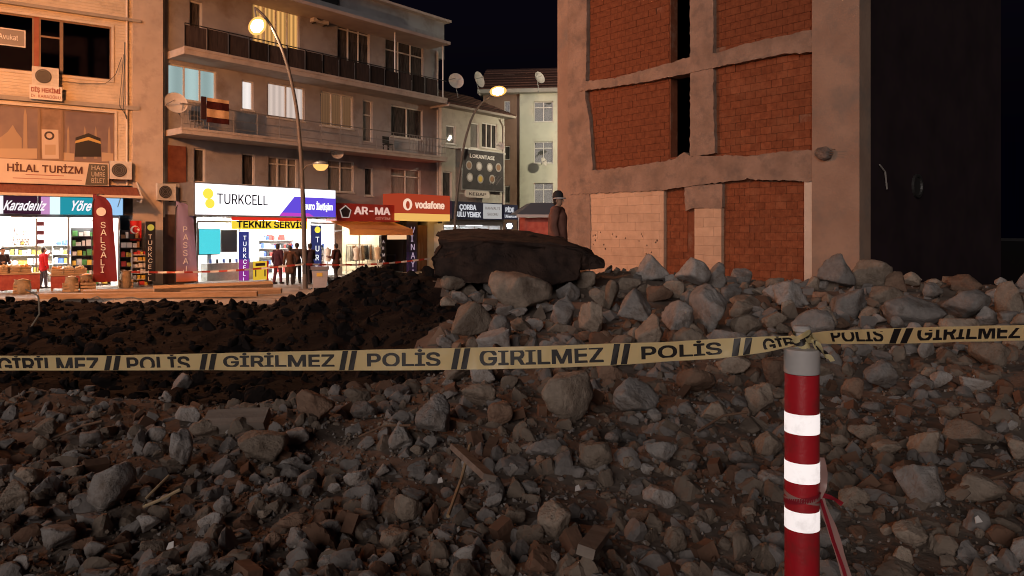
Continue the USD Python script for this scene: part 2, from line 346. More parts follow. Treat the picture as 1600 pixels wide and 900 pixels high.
BIG = [  # left, right, top, bottom in the photo, tone, label
    (762, 868, 436, 500, 'tan', 'big rounded boulder below the dark slab, right of centre'), (690, 770, 484, 552, 'tan', 'broad sloping boulder just above the tape left of the rounded boulder'),
    (762, 800, 498, 548, 'grey', 'narrow grey boulder tucked under the big rounded boulder'), (942, 968, 436, 492, 'tan', 'thin upright shard of stone standing in the boulder pile'),
    (894, 932, 424, 456, 'tan', 'squarish chunk under the pointed end of the dark slab'), (992, 1048, 402, 445, 'grey', 'rounded boulder on the crest before the pale block wall'),
    (826, 930, 578, 664, 'tan', 'large sunlit-edged boulder below the tape, biggest in the middle'), (940, 1036, 604, 658, 'grey', 'smooth grey boulder right of the biggest middle boulder'),
    (648, 706, 630, 692, 'grey', 'pale faceted stone left of the biggest middle boulder'), (720, 786, 606, 644, 'tan', 'low tan stone just left of the biggest middle boulder'),
    (752, 802, 634, 672, 'rust', 'brownish stone in front of the low tan stone'), (604, 648, 670, 710, 'grey', 'rounded grey stone below the pale faceted stone'),
    (1376, 1476, 452, 520, 'grey', 'largest pyramid shaped boulder above the tape right of the bollard'), (1474, 1552, 462, 516, 'grey', 'wide boulder right of the pyramid shaped boulder'),
    (1212, 1266, 450, 496, 'grey', 'upright grey block above the bollard top'), (1084, 1146, 456, 532, 'grey', 'tall pointed boulder left of the bollard, above the tape'),
    (1144, 1196, 460, 492, 'tan', 'flat topped tan block between the pointed boulder and the bollard'), (1262, 1308, 486, 520, 'tan', 'tan block right behind the bollard knob'),
    (1526, 1580, 528, 584, 'tan', 'upright tan block under the tape at the right edge'), (1190, 1232, 560, 612, 'rust', 'reddish brown stone at the left side of the bollard cap'),
    (1162, 1210, 606, 656, 'tan', 'rounded tan stone left of the upper white band'), (1352, 1414, 570, 620, 'grey', 'jagged grey stone under the right part of the tape'),
    (1316, 1358, 598, 638, 'rust', 'small reddish stone beside the jagged grey stone'), (1428, 1482, 676, 724, 'tan', 'angular tan stone right of the middle white band'),
    (1486, 1556, 670, 710, 'tan', 'low broad tan stone near the right edge'), (1408, 1480, 724, 800, 'grey', 'large cracked stone in the lower right rubble'),
    (1180, 1226, 672, 720, 'tan', 'squarish tan stone left of the middle white band'), (126, 202, 728, 806, 'grey', 'large grey lump in the lower left rubble'),
    (366, 446, 680, 736, 'tan', 'wedge shaped pale chunk left of centre'), (258, 296, 684, 740, 'grey', 'upright oval stone left of the wedge shaped chunk'),
    (-4, 46, 754, 806, 'tan', 'tan stone cut by the left edge of the view'), (204, 246, 812, 842, 'grey', 'round grey stone near the bottom left'),
    (1280, 1346, 404, 462, 'grey', 'big boulder on the crest against the right brick wall column'), (1330, 1398, 412, 458, 'tan', 'boulder on the crest against the dark side wall'),
    (1050, 1112, 412, 462, 'grey', 'lumpy boulder on the crest below the narrow brick strip'), (1096, 1140, 416, 462, 'grey', 'pointed boulder on the crest left of the ground floor brick panel'),
    (1300, 1370, 455, 505, 'grey', 'dark grey boulder behind the tape knot right of the bollard'), (1560, 1604, 440, 500, 'tan', 'tan boulder at the right edge above the tape'),
    (860, 905, 470, 520, 'grey', 'grey boulder right of the big rounded boulder'), (905, 950, 480, 535, 'tan', 'tan boulder beside the thin upright shard'),
    (965, 1030, 462, 528, 'grey', 'broad grey boulder right of the thin upright shard'), (1030, 1088, 478, 535, 'grey', 'grey boulder left of the tall pointed boulder'),
    (690, 750, 545, 605, 'tan', 'tan boulder half hidden behind the tape word left of centre'), (1060, 1120, 580, 625, 'rust', 'brown stone under the tape left of the bollard'),
    (455, 520, 612, 668, 'rust', 'brown lump under the tape, left of centre'), (1005, 1065, 700, 735, 'grey', 'grey stone in the middle of the lower right rubble'),
    (560, 600, 775, 815, 'grey', 'grey stone low in the middle left rubble'), (612, 660, 776, 822, 'tan', 'yellowish stone low in the middle of the rubble'),
    (995, 1060, 766, 806, 'grey', 'long pale stone low in the middle right rubble'), (1030, 1075, 836, 880, 'tan', 'squat stone at the bottom right of centre'),
    (840, 905, 795, 850, 'tan', 'tan stone near the bottom in the middle'), (1510, 1590, 755, 800, 'tan', 'flat stone at the lower right edge')]
placed = []
def put_rock(x, y, half, seed, tone, label, group, flat=1.0, sink=0.3, sub=3, yaw=0.0):
    v, f = unit_rock(seed, sub); r = np.random.default_rng(seed)
    v = v @ rand_rot(r).T
    v = v / np.abs(v).max(0)
    hx, hz = half; v = v * (hx, (hx + hz) / 2 * r.uniform(0.8, 1.1), hz)
    z = float(H(x, y)) + hz * (1 - sink)
    x_ = tag(usdkit.mesh(stage, numbered('/World/rubble_stone'), (v, f), rock_mats[tone], 40), label, 'stone', group)
    x_.GetPrim(); UsdGeom.Xformable(x_).AddTranslateOp().Set(Gf.Vec3d(float(x), float(y), z))
for k, (l, r_, t, b, tone, lab) in enumerate(BIG):
    cxp = (l + r_) / 2; g = hit(cxp, min(b - (b - t) * 0.12, 905))
    if g is None: continue
    s = g[1] / FPX; hx, hz = (r_ - l) / 2 * s, (b - t) / 2 * s * 1.08
    put_rock(g[0], g[1] + hx * 0.35, (hx, hz), 7000 + k, tone, lab.replace('sunlit-edged ', ''), 'big stones of the rubble heap', sink=0.14)
    placed.append((cxp, (t + b) / 2, (r_ - l) / 2, (b - t) / 2))
r2 = np.random.default_rng(77)
zones = {True: ('in the boulder heap above the police tape', 'stones of the boulder heap'), False: ('in the near rubble below the police tape', 'stones of the near rubble')}
def fill(heap, want, box_, rmin, rmax, gap):
    n = 0
    for q in range(12000):
        if n >= want: break
        px, py = r2.uniform(box_[0], box_[1]), r2.uniform(box_[2], box_[3]); rad = rmin + (rmax - rmin) * r2.random() ** 1.6
        if px < 680 and py < 612: continue
        if px < 950 and py < 452: continue
        if any(((px - a) / (w * gap + rad * gap)) ** 2 + ((py - b) / (h_ * gap + rad * gap * 0.8)) ** 2 < 1 for a, b, w, h_ in placed): continue
        g = hit(px, py)
        if g is None or g[1] > 19: continue
        lp_ = np.array(g) - FK.o
        if FK.u @ lp_ > -0.3 and FK.v @ lp_ > -0.5: continue
        s = g[1] / FPX; tone = r2.choice(['grey', 'tan', 'rust'], p=[0.5, 0.38, 0.12]); word = ('big ' if rad > 20 else 'small ') + dict(grey='grey', tan='tan', rust='reddish brown')[tone]; where = (('of the boulder heap under the dark slab end' if px < 1000 else 'of the boulder heap before the brick panels' if px < 1240 else 'of the boulder heap right of the bollard above the tape') if heap else ('of the near rubble below the left part of the tape' if px < 520 else 'of the near rubble between middle and bollard' if px < 1240 else 'of the near rubble right of the bollard'))
        put_rock(*g, (rad * s * r2.uniform(0.8, 1.25), rad * s * r2.uniform(0.6, 0.95)), 20000 + q + 20000 * heap, tone, f'broken {word} stone {where}', f'{word} stones {where}', sink=r2.uniform(0.15, 0.4), sub=3)
        placed.append((px, py, rad, rad * 0.8)); n += 1
fill(True, 110, (690, 1610, 438, 562), 12, 34, 0.62)
fill(False, 138, (-10, 1610, 575, 905), 10, 27, 0.8)

# the rest of the rubble, too many to count
heapmats = {'pale_rubble': noisy('rubble_pale', (0.42, 0.39, 0.36), (0.5, 0.47, 0.44), 3, 0.9, 0.4, 25, vary=('island', 0.3), spec=0.2), 'grey_rubble': noisy('rubble_grey', (0.20, 0.185, 0.175), (0.36, 0.33, 0.315), 3, 0.9, 0.4, 25, vary=('island', 0.35), spec=0.2),
            'tan_rubble': noisy('rubble_tan', (0.18, 0.142, 0.115), (0.31, 0.25, 0.2), 3, 0.9, 0.4, 25, vary=('island', 0.35), spec=0.2),
            'brick_rubble': noisy('rubble_brick', (0.18, 0.105, 0.072), (0.27, 0.155, 0.105), 3, 0.9, 0.4, 25, vary=('island', 0.4), spec=0.2)}
rest = thing('rubble', 'loose small rubble covering the demolition site', 'rubble', kind='stuff')
acc = {k: MB() for k in heapmats}; clods = MB()
r3 = np.random.default_rng(5)
# world-space scatter: denser close to the camera, over the whole site
def scatter(n, y0, y1, power):
    y = (y0 ** (1 - power) + r3.uniform(0, 1, n) * (y1 ** (1 - power) - y0 ** (1 - power))) ** (1 / (1 - power))
    x = r3.uniform(-1, 1, n) * (0.75 * y + 0.8)
    return x, y
x, y = scatter(19000, 1.7, 19.0, 1.35); z = H(x, y)
size = 0.012 + 0.085 * r3.random(len(x)) ** 3.0
size *= np.interp(y, [2, 6, 10, 16], [0.8, 1.0, 2.3, 2.8])
lx = (np.stack([x, y], 1) - FK.o) @ FK.u; ly = (np.stack([x, y], 1) - FK.o) @ FK.v
tone_noise = fbm(np.stack([x, y, 0 * x], 1) * 0.9, 3, 21)
for i in range(len(x)):
    if lx[i] > -0.2 and ly[i] > -0.2: continue
    if z[i] < 0.02: continue
    left_bank = x[i] + 0.5 * math.sin(y[i] * 2.1) < -0.9 and y[i] + 0.35 * math.sin(x[i] * 1.7) > 6.7
    v, f = ROCKS[2][i % 30] if size[i] > 0.045 and y[i] < 9 and not left_bank else SHARDS[i % 120]
    s = size[i] * r3.uniform(0.6, 1.25, 3)
    v = (v * s) @ rand_rot(r3).T + (x[i], y[i], z[i] + size[i] * r3.uniform(-0.45, 0.3))
    u = r3.random() + (tone_noise[i] - 0.5) * 0.8
    if left_bank:
        if i % 8 == 0: clods.add(v - (0, 0, 0.3 * size[i]), f)
    else: acc['brick_rubble' if u < 0.12 else 'tan_rubble' if u < 0.58 else 'grey_rubble'].add(v, f)
bx_ = r3.uniform(-13, -0.8, 9000); by_ = 6.6 + 9.5 * r3.random(9000); bz_ = H(bx_, by_); bs = 0.012 + 0.13 * r3.random(9000) ** 6
for i in range(9000):
    if bx_[i] + 0.5 * math.sin(by_[i] * 2.1) > -1.0 or abs(bx_[i]) > 0.75 * by_[i] + 0.5: continue
    v, f = ROCKS[2][i % 30] if bs[i] > 0.05 else ROCKS[1][i % 40]; clods.add((v * bs[i] * r3.uniform(0.7, 1.3, 3)) @ rand_rot(r3).T + (bx_[i], by_[i], bz_[i] + bs[i] * r3.uniform(-0.5, 0.15)), f)
fx, fy = scatter(16000, 1.8, 8.5, 1.5); fz = H(fx, fy); fs = r3.uniform(0.005, 0.02, 16000) * np.interp(fy, [2, 8], [0.8, 1.5])
for i in range(16000):
    if fx[i] < -0.9 and fy[i] > 6.6: continue
    v, f = SHARDS[i % 120]; acc[('grey_rubble', 'tan_rubble', 'tan_rubble', 'brick_rubble')[i % 4] if i % 12 else 'pale_rubble'].add((v * fs[i]) @ rand_rot(r3).T + (fx[i], fy[i], fz[i] + fs[i] * r3.uniform(0, 1.2)), f)
for k, m in heapmats.items(): obj(k, acc[k], m, rest)
clod_mat = noisy('clods', (0.014, 0.0105, 0.010), (0.024, 0.018, 0.017), 3, 0.95, 0.6, 14, vary=('island', 0.25), spec=0.1)  # near-black like the bank, its shade put into the colour
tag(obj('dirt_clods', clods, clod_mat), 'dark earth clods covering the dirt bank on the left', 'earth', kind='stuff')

# flat broken planks and rods in the rubble
plank_mat = noisy('broken_plank', (0.16, 0.13, 0.11), (0.24, 0.2, 0.17), 3, 0.9, 0.3, 30, stretch=(0.5, 6, 6))
def plank(pa, pb, w, h, lab, tilt=0.0, lift=0.08, mat=plank_mat):
    a, b = hit(*pa), hit(*pb)
    p0, p1 = (*a, float(H(*a)) + lift), (*b, float(H(*b)) + lift)
    tag(obj('plank', bar_between(p0, p1, w, h, tilt), mat), lab, 'plank', 'planks in the rubble')
plank((322, 678), (418, 676), 0.16, 0.09, 'grey weathered plank lying flat left of centre below the tape', 0.5)
plank((765, 800), (712, 745), 0.07, 0.03, 'thin slanting plank sticking out low in the middle', 0.3, 0.16)
plank((915, 905), (940, 868), 0.07, 0.04, 'short pale plank end at the bottom centre', 0.2, 0.1)
rod_mat = plain('rusty_rod', (0.14, 0.085, 0.055), 0.8, 0.2)
for pts, lab in ((((48, 512), (62, 490), (60, 462), (40, 452)), 'thin bent wire looping at the left edge of the dirt bank'),
                 (((142, 467), (152, 463), (162, 470)), 'small hoop of wire on the crest of the dirt bank'),
                 (((180, 468), (205, 464), (226, 470)), 'wider hoop of wire on the dirt bank crest')):
    base = hit(pts[0][0], pts[0][1] + 6) or (0, 13)
    P = along([point(a, b, base[1] - 0.1) for a, b in pts], 0.05)
    tag(obj('wire', MB().tube(P, 0.012, 6), plain('pale_wire', (0.3, 0.24, 0.18), 0.6)), lab, 'wire', 'wires on the dirt bank')
stick_mat = noisy('stick', (0.30, 0.22, 0.13), (0.38, 0.29, 0.18), 6, 0.85)
for pts, rr_, mt, lab in ((((228, 799), (246, 795), (264, 793)), 0.007, stick_mat, 'short pale stick low on the left'), (((224, 814), (252, 818), (282, 817)), 0.008, stick_mat, 'yellowish stick under the short pale stick'),
        (((1506, 786), (1552, 782), (1606, 781)), 0.008, rod_mat, 'long thin rod low at the right edge'), (((560, 700), (600, 692), (642, 706)), 0.007, rod_mat, 'bent rusty rod in the middle left'),
        (((1090, 690), (1130, 676), (1168, 684)), 0.008, rod_mat, 'bent rod left of the bollard'), (((700, 830), (722, 780), (734, 742)), 0.009, stick_mat, 'upright leaning stick in the middle'), (((80, 700), (128, 690), (160, 694)), 0.008, rod_mat, 'rusty rod at the upper left')):
    P = []
    for a, b in pts:
        g = hit(a, b); P.append((g[0], g[1], float(H(*g)) + 0.06 + 0.05 * len(P)))
    tag(obj('rod', MB().tube(along(P, 0.04), rr_, 6), mt), lab + ' of the near rubble', 'rod', 'sticks and rods in the rubble')
for i in range(110):
    yb_ = 2.0 + 9 * r3.random() ** 1.3; xb_ = r3.uniform(-0.7, 0.7) * yb_
    if xb_ < -0.9 and yb_ > 6.6: continue
    e = r3.uniform(0.04, 0.09); b_ = B(-e, e * r3.uniform(-0.2, 1), -0.045, 0.045, -0.03, 0.03); bricks_ = b_.mesh()
    if i == 0: bk = MB()
    bk.add(bricks_[0] @ rand_rot(r3).T + (xb_, yb_, float(H(xb_, yb_)) + 0.03), bricks_[1])
obj('broken_bricks', bk, heapmats['brick_rubble'], rest)
# scraps of paper
for k, (px_, py_, lab) in enumerate(((688, 776, 'upright white scrap low in the middle'), (903, 786, 'white scrap of paper right of the middle'), (266, 884, 'white scrap at the bottom left'), (1530, 843, 'pale flat scrap at the bottom right'))):
    g = hit(px_, py_); zz = float(H(*g)) + 0.07
    p = np.array([[g[0] - 0.016, g[1], zz - 0.012], [g[0] + 0.014, g[1], zz - 0.006], [g[0] + 0.006, g[1] + 0.02, zz + 0.014], [g[0] - 0.012, g[1] + 0.014, zz + 0.008]])
    tag(obj('paper_scrap', MB().hexa(p, p + (0, -0.002, 0.004)), plain('paper', (0.6, 0.57, 0.55), 0.7)), lab + ' lying on the rubble', 'scrap', 'scraps on the rubble')

# the big dark slab
def slab_part(pts, r, seed):
    hp = np.vstack([trimesh.creation.icosphere(0, r).vertices + point(*p) for p in pts])
    sv = manifold3d.Manifold.hull_points(hp).refine_to_length(0.05).to_mesh(); v = np.array(sv.vert_properties[:, :3], float); f = np.array(sv.tri_verts)
    tm = trimesh.Trimesh(v, f, process=False); nrm = np.array(tm.vertex_normals); side = 1 - np.abs(nrm[:, 2]) ** 2
    lay = np.floor((v[:, 2] + 0.06 * (fbm(v * 1.1, 2, seed) - 0.5)) / 0.15)
    step = np.array([((int(q) * 7919 + seed * 31) % 17) / 17 - 0.5 for q in lay])
    jag = np.abs(fbm(v * np.array([2.6, 2.6, 0.8]), 3, seed + 1) - 0.5) * 2
    v = v + nrm * (side * (0.16 * step - 0.22 * jag) + 0.09 * (fbm(v * 3.0, 4, seed + 2) - 0.5) + 0.03 * (fbm(v * 11.0, 2, seed + 3) - 0.5))[:, None]
    return v, f
slab_body = slab_part(((684, 376, 12.4), (672, 404, 12.2), (680, 428, 12.2), (720, 440, 12.2), (850, 446, 12.1), (900, 436, 12.2), (910, 394, 12.5), (850, 382, 12.4), (760, 377, 12.3), (690, 362, 14.0), (740, 358, 14.2), (800, 361, 14.1), (880, 371, 14.0), (690, 430, 14.2), (890, 430, 14.2)), 0.02, 3)
slab_tip = slab_part(((845, 379, 12.5), (905, 386, 12.5), (948, 410, 12.6), (944, 418, 12.6), (880, 424, 12.4), (845, 420, 12.4), (870, 370, 13.6), (925, 392, 13.4), (850, 415, 13.4)), 0.015, 8)
slab_mat = noisy('burnt_slab', (0.020, 0.014, 0.013), (0.060, 0.036, 0.028), 2.6, 0.9, 0.9, 32, coord='world', spec=0.2)  # dark brown tones mixed by noise
slab = thing('concrete_slab', 'big dark layered slab with a jagged thin end lying on the heap', 'slab', (0, 12.8, 0))
for nm, (v, f) in (('slab_body', slab_body), ('broken_end', slab_tip)): obj(nm, (v - (0, 12.8, 0), f), slab_mat, slab, 28)
# ------------------------------------------------------------------ stripped brick house on the right
conc = noisy('frame_concrete', (0.22, 0.150, 0.113), (0.32, 0.222, 0.170), 1.6, 0.9, 0.5, 18, stain=((0.16, 0.12, 0.10), 2.2), spec=0.2)
conc2 = noisy('column_concrete', (0.255, 0.168, 0.125), (0.325, 0.222, 0.165), 0.9, 0.9, 0.3, 10, stain=((0.2, 0.16, 0.135), 1.0), spec=0.2)
brick_mat = noisy('hollow_brick', (0.165, 0.051, 0.024), (0.235, 0.078, 0.036), 7, 0.9, 0.4, 30, vary=('object', 0.12), stain=((0.25, 0.098, 0.05), 1.6), spec=0.15)
brick_mat2 = noisy('hollow_brick_rest', (0.165, 0.051, 0.024), (0.235, 0.078, 0.036), 7, 0.9, 0.4, 30, vary=('island', 0.12), spec=0.15)
mortar = noisy('mortar', (0.165, 0.055, 0.028), (0.205, 0.074, 0.040), 6, 0.95, 0.4, 40, stain=((0.26, 0.17, 0.12), 1.5), spec=0.1)
pale_mat = noisy('pale_block', (0.50, 0.335, 0.23), (0.58, 0.395, 0.275), 4, 0.9, 0.3, 30, vary=('object', 0.07), spec=0.15)
house = FK.thing('brick_house', 'stripped brick building with bare concrete frame and dark side wall', 'building')
k = lambda px, py, y=0.0: FK.at(px, py, y)
W = k(1345, 365)[0]; TOP = 12.6
def kp(pts, jit=0.015):
    """outline from photo points, its long edges broken up like hacked concrete"""
    P = along([k(*p) for p in pts] + [k(*pts[0])], 0.08)[:-1]
    return Polygon(P + rng.normal(0, jit * 0.6, P.shape)).buffer(0)
xs = lambda px: k(px, 365)[0]
top_l, top_r = k(917, 0)[1], 0
# concrete frame: the beams carry the floors, columns between them
obj('column', MB().prism(Polygon([(-0.0, -0.3), (xs(887), -0.3), (xs(887), TOP), (0, TOP)]), 0.03, 0.5), conc2, house)
left_col = [(887, 480), (887, 0 - 110), (917, -110), (916, 100), (914, 150), (921, 190), (926, 262), (921, 300), (923, 360), (919, 480)]
obj('column', MB().prism(kp(left_col), 0.0, 0.4), conc, house)
obj('column', MB().prism(kp([(1078, 245), (1078, -90), (1115, -90), (1114, 140), (1117, 240)]), 0.0, 0.4), conc, house)
obj('column', MB().prism(Polygon([(xs(1271), -0.3), (W, -0.3), (W, TOP), (xs(1271), TOP)]), -0.07, 0.5), conc2, house)
obj('column', MB().prism(Polygon([(xs(1256), 0.6), (xs(1270.5), 0.6), (xs(1270.5), k(1263, 281)[1]), (xs(1256), k(1256, 282)[1])]), 0.012, 0.4), noisy('pale_render', (0.52, 0.44, 0.36), (0.6, 0.5, 0.42), 3, 0.9, 0.2, 20, spec=0.2), house)
obj('beam', MB().prism(kp([(905, 128), (960, 122), (1010, 109), (1080, 89), (1125, 82), (1160, 70), (1270, 46), (1270, 82), (1225, 84), (1130, 103), (1080, 114), (1010, 128), (905, 143)]), -0.025, 0.42), conc, house)
obj('beam', MB().prism(kp([(890, 268), (960, 264), (1042, 251), (1056, 248), (1070, 236), (1078, 244), (1180, 243), (1225, 236), (1271, 234), (1271, 284), (1170, 280), (1080, 290), (1038, 297), (890, 304)], 0.02), -0.02, 0.42), conc, house)
obj('beam', MB().prism(Polygon([(0.3, 10.0), (xs(1271), 10.0), (xs(1271), 10.4), (0.3, 10.4)]), -0.025, 0.42), conc, house)
obj('lintel', MB().prism(kp([(1068, 290), (1128, 287), (1127, 326), (1086, 325), (1070, 330)]), 0.02, 0.4), conc, house)
# backing with the tall slot left open
slot = Polygon([k(1043, 246), k(1078, 240), k(1078, -120), k(1043, -120)])
wall = Polygon([(0.2, -0.3), (W - 0.2, -0.3), (W - 0.2, TOP), (0.2, TOP)]).difference(slot)
obj('wall', MB().prism(wall, 0.15, 0.45), mortar, house)
side_mat = noisy('dark_render', (0.020, 0.013, 0.016), (0.030, 0.019, 0.022), 0.8, 0.95, 0.2, 8, spec=0.1)  # near-black colour paints in the shade on the side wall
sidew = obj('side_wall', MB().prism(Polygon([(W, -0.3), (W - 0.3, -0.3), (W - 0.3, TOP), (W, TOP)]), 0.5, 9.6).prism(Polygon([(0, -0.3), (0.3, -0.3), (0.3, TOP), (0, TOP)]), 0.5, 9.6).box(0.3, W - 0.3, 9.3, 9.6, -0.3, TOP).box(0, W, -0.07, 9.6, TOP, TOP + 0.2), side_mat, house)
obj('vent', MB().lathe([(0, 0), (0.22, 0.0), (0.22, 0.05), (0.17, 0.05), (0.15, 0.02), (0, 0.02)], (0, 0, 0), 20, rot_to((1, 0, 0))).add([(0, 0, 0)], []) if False else MB().lathe([(0.0, 0), (0.30, 0.0), (0.30, 0.06), (0.24, 0.06), (0.22, 0.02), (0, 0.02)], (W, 3.1, 3.5), 20, rot_to((1, 0, 0))), dark_metal, house)
# bricks, the ones that show largest first
panels = [  # photo left, right, and the four corner heights: top left, top right, bottom left, bottom right
    (1128, 1255, 285, 283, 480, 500), (1115, 1271, 101, 80, 244, 238), (1037, 1070, 296, 290, 460, 470), (922, 1042, 142, 121, 264, 252), (1115, 1271, -70, -110, 85, 49), (917, 1042, -80, -110, 127, 100)]
n = 0; restb = MB()
h, lb, j = 0.19, 0.29, 0.008
for (p0, p1, ta, tb, ba, bb) in panels:
    zone = Polygon([k(p0, ta), k(p1, tb), k(p1, bb), k(p0, ba)])
    x0, z0, x1, z1 = zone.bounds
    z1 = min(z1, TOP); rowi = 0; z = z0
    while z < z1 - 0.04:
        x = x0 - (lb / 2 if rowi % 2 else 0)
        while x < x1 - 0.02:
            c = zone.intersection(sbox(max(x, x0) + j / 2, z + j / 2, min(x + lb, x1) - j / 2, min(z + h, z1) - j / 2))
            if c.area > 0.004 and c.geom_type == 'Polygon' and z > 0.75:
                c = c.minimum_rotated_rectangle if False else c
                y0 = 0.128 + rng.normal(0, 0.004) + (0.02 if rng.random() < 0.02 else 0)
                b = MB().prism(c.simplify(0.005), y0, 0.16)
                if n < 300 and rng.random() > 0.004: obj('brick', b, brick_mat, house); n += 1
                else: restb.add(*b.mesh())
            x += lb
        z += h; rowi += 1
obj('brickwork', restb, brick_mat2, house, kind='stuff')
for (p0, p1, ta, tb, ba, bb) in ((921, 1036, 298, 296, 440, 440), (1084, 1126, 326, 325, 460, 460)):
    zone = Polygon([k(p0, ta), k(p1, tb), k(p1, bb), k(p0, ba)]); x0, z0, x1, z1 = zone.bounds; z = z1; r_ = 0
    while z > 0.7:
        x = x0 - (0.3 if r_ % 2 else 0)
        while x < x1:
            c = zone.intersection(sbox(max(x, x0) + 0.002, z - 0.25 + 0.002, min(x + 0.6, x1) - 0.002, z - 0.002))
            if c.area > 0.003 and c.geom_type == 'Polygon':
                if rng.random() < 0.5 and z < z1 - 1.0:
                    for _ in range(rng.integers(1, 4)):
                        c = c.difference(Point(rng.uniform(x, x + 0.6), rng.uniform(z - 0.22, z - 0.03)).buffer(rng.uniform(0.015, 0.035), 3))
                c = c if c.geom_type == 'Polygon' else max(c.geoms, key=lambda g: g.area)
                obj('pale_block', MB().prism(c, 0.03 + rng.normal(0, 0.002), 0.2), pale_mat, house)
            x += 0.6
        z -= 0.25; r_ += 1
# broken beam stub on the right column, coloured dark for the shadow there
bx, bz = k(1290, 240, -0.07)
st = unit_rock(991, 3)[0] * (0.27, 0.16, 0.15)
obj('beam_stub', (st + (bx - 0.02, -0.1, bz), unit_rock(991, 3)[1]), noisy('sooty_concrete', (0.10, 0.08, 0.07), (0.2, 0.16, 0.14), 5, 0.9, 0.5, 20), house)  # darker than the column, a cast shadow put into the colour
for q in range(3): obj('rebar', MB().tube([(bx + 0.08, -0.16, bz - 0.05 + 0.05 * q), (bx + 0.26 + 0.03 * q, -0.26, bz - 0.06 + 0.06 * q)], 0.009, 6), rod_mat, house)
obj('cable', MB().tube([(W + 0.03, 0.9, 3.9), (W + 0.05, 1.15, 3.75), (W + 0.03, 1.3, 3.35)], 0.02, 6), plain('pale_cable', (0.25, 0.22, 0.2), 0.6), house)

# ------------------------------------------------------------------ street lamps
sodium = emit('sodium_light', (1.0, 0.66, 0.42), 560.0)
sodium_small = emit('sodium_light_small', (1.0, 0.50, 0.14), 1.35)
sodium_rim = emit('sodium_rim', (1.0, 0.47, 0.12), 1.5)  # glow colour of the ring that imitates the lamp halo
sodium_mast = emit('sodium_flood', (1.0, 0.34, 0.13), 2700.0)
post_mat = noisy('lamp_post_paint', (0.10, 0.09, 0.08), (0.14, 0.12, 0.1), 4, 0.5, 0.1, 30)
def street_lamp(label, pts, r0, r1, head_at, head_dir, lens_dir, lens_mat, size=(0.30, 0.17), group='street lamps with curved posts'):
    base = np.array(pts[0]); t = thing('street_lamp', label, 'street lamp', base, 0, group)
    P = along(np.array(pts) - base, 0.25)
    s = np.linspace(0, 1, len(P)); P2 = np.array(P)
    for _ in range(4): P2[1:-1] = (P2[:-2] + 2 * P2[1:-1] + P2[2:]) / 4
    obj('post', MB().tube(P2, r0 + (r1 - r0) * s, 12), post_mat, t, 50)
    obj('base_plate', MB().box(-0.2, 0.2, -0.2, 0.2, -0.02, 0.03), post_mat, t)
    obj('access_door', MB().box(-0.06, 0.06, -r0 - 0.012, -r0 + 0.03, 0.6, 1.0), dark_metal, t)
    hp = np.array(head_at) - base; ld = np.array(lens_dir, float); ld /= np.linalg.norm(ld)
    hd = np.array(head_dir, float); hd -= ld * (hd @ ld); hd /= np.linalg.norm(hd); sd = np.cross(ld, hd)
    R = np.stack([hd, sd, ld], 1); a, b = size
    ico = trimesh.creation.icosphere(3).vertices; fc_ = trimesh.creation.icosphere(3).faces
    shell = ico * (a * 1.35, b * 1.25, 0.13); shell[:, 2] = np.minimum(shell[:, 2], 0.02)
    hd_o = obj('lamp_head', (shell @ R.T + hp, fc_), grey_metal, t, 40)
    obj('bracket', MB().tube([P2[-1], hp - ld * 0.05], 0.035, 8), grey_metal, t)
    lens = MB().lathe([(1.0, 0.025), (0.93, 0.075), (0.7, 0.115), (0.35, 0.14), (0.0, 0.15)], n=24)
    lv = np.vstack(lens.v) * (a, b, 1.0)
    obj('lens', (lv @ R.T + hp, np.vstack(lens.f)), lens_mat, hd_o, True)
    obj('glowing_rim', (np.vstack((rm := MB().lathe([(1.35, 0.0), (1.4, 0.04), (1.2, 0.085), (1.0, 0.03)], n=24)).v) * (a, b, 1.0) @ R.T + hp, np.vstack(rm.f)), sodium_rim if 'curved' in label else grey_metal, hd_o, True)  # ring added round the lens to imitate its orange halo
    return t
YL = 28.6
lp = [point(px_, py_, YL) for px_, py_ in ((477, 455), (476, 400), (474, 330), (471, 250), (464, 170), (452, 110), (438, 68), (420, 32), (408, 17), (398, 12))]
lp[0][2] = 0.14
lamp1 = street_lamp('tall curved lamp post shining before the grey apartment house', lp, 0.105, 0.05, point(402, 40, YL - 0.15), (-0.5, 0.25, -0.8), (0.25, -0.75, -0.75), sodium, (0.30, 0.22))
arm = point(479, 262, YL) - lp[0]; tip = point(497, 255, YL - 0.2) - lp[0]
obj('side_arm', MB().tube(along([point(472, 268, YL) - lp[0], arm + (0, 0, 0.08), tip], 0.1), 0.03, 8), post_mat, lamp1)
sh = obj('side_head', MB().lathe([(0.02, 0.14), (0.14, 0.12), (0.27, 0.06), (0.3, 0.0)][::-1], tip + (0.1, 0, -0.05), 20), grey_metal, lamp1, 50)
obj('side_lens', MB().lathe([(0.0, -0.24), (0.15, -0.21), (0.26, -0.10), (0.29, 0.0)], tip + (0.1, 0, -0.06), 20), sodium_small, sh, True)
YM = 39.4
lp2 = [point(px_, py_, YM) for px_, py_ in ((709, 428), (711, 340), (716, 285), (725, 225), (737, 182), (752, 160), (766, 150), (772, 147))]
lp2[0][2] = 0.0
street_lamp('farther curved lamp post shining over the eating house', lp2, 0.10, 0.05, point(778, 142, YM - 0.1), (0.9, 0.1, -0.2), (0.3, -0.6, -0.7), emit('sodium_light_far', (1.0, 0.58, 0.28), 170.0), (0.34, 0.24))
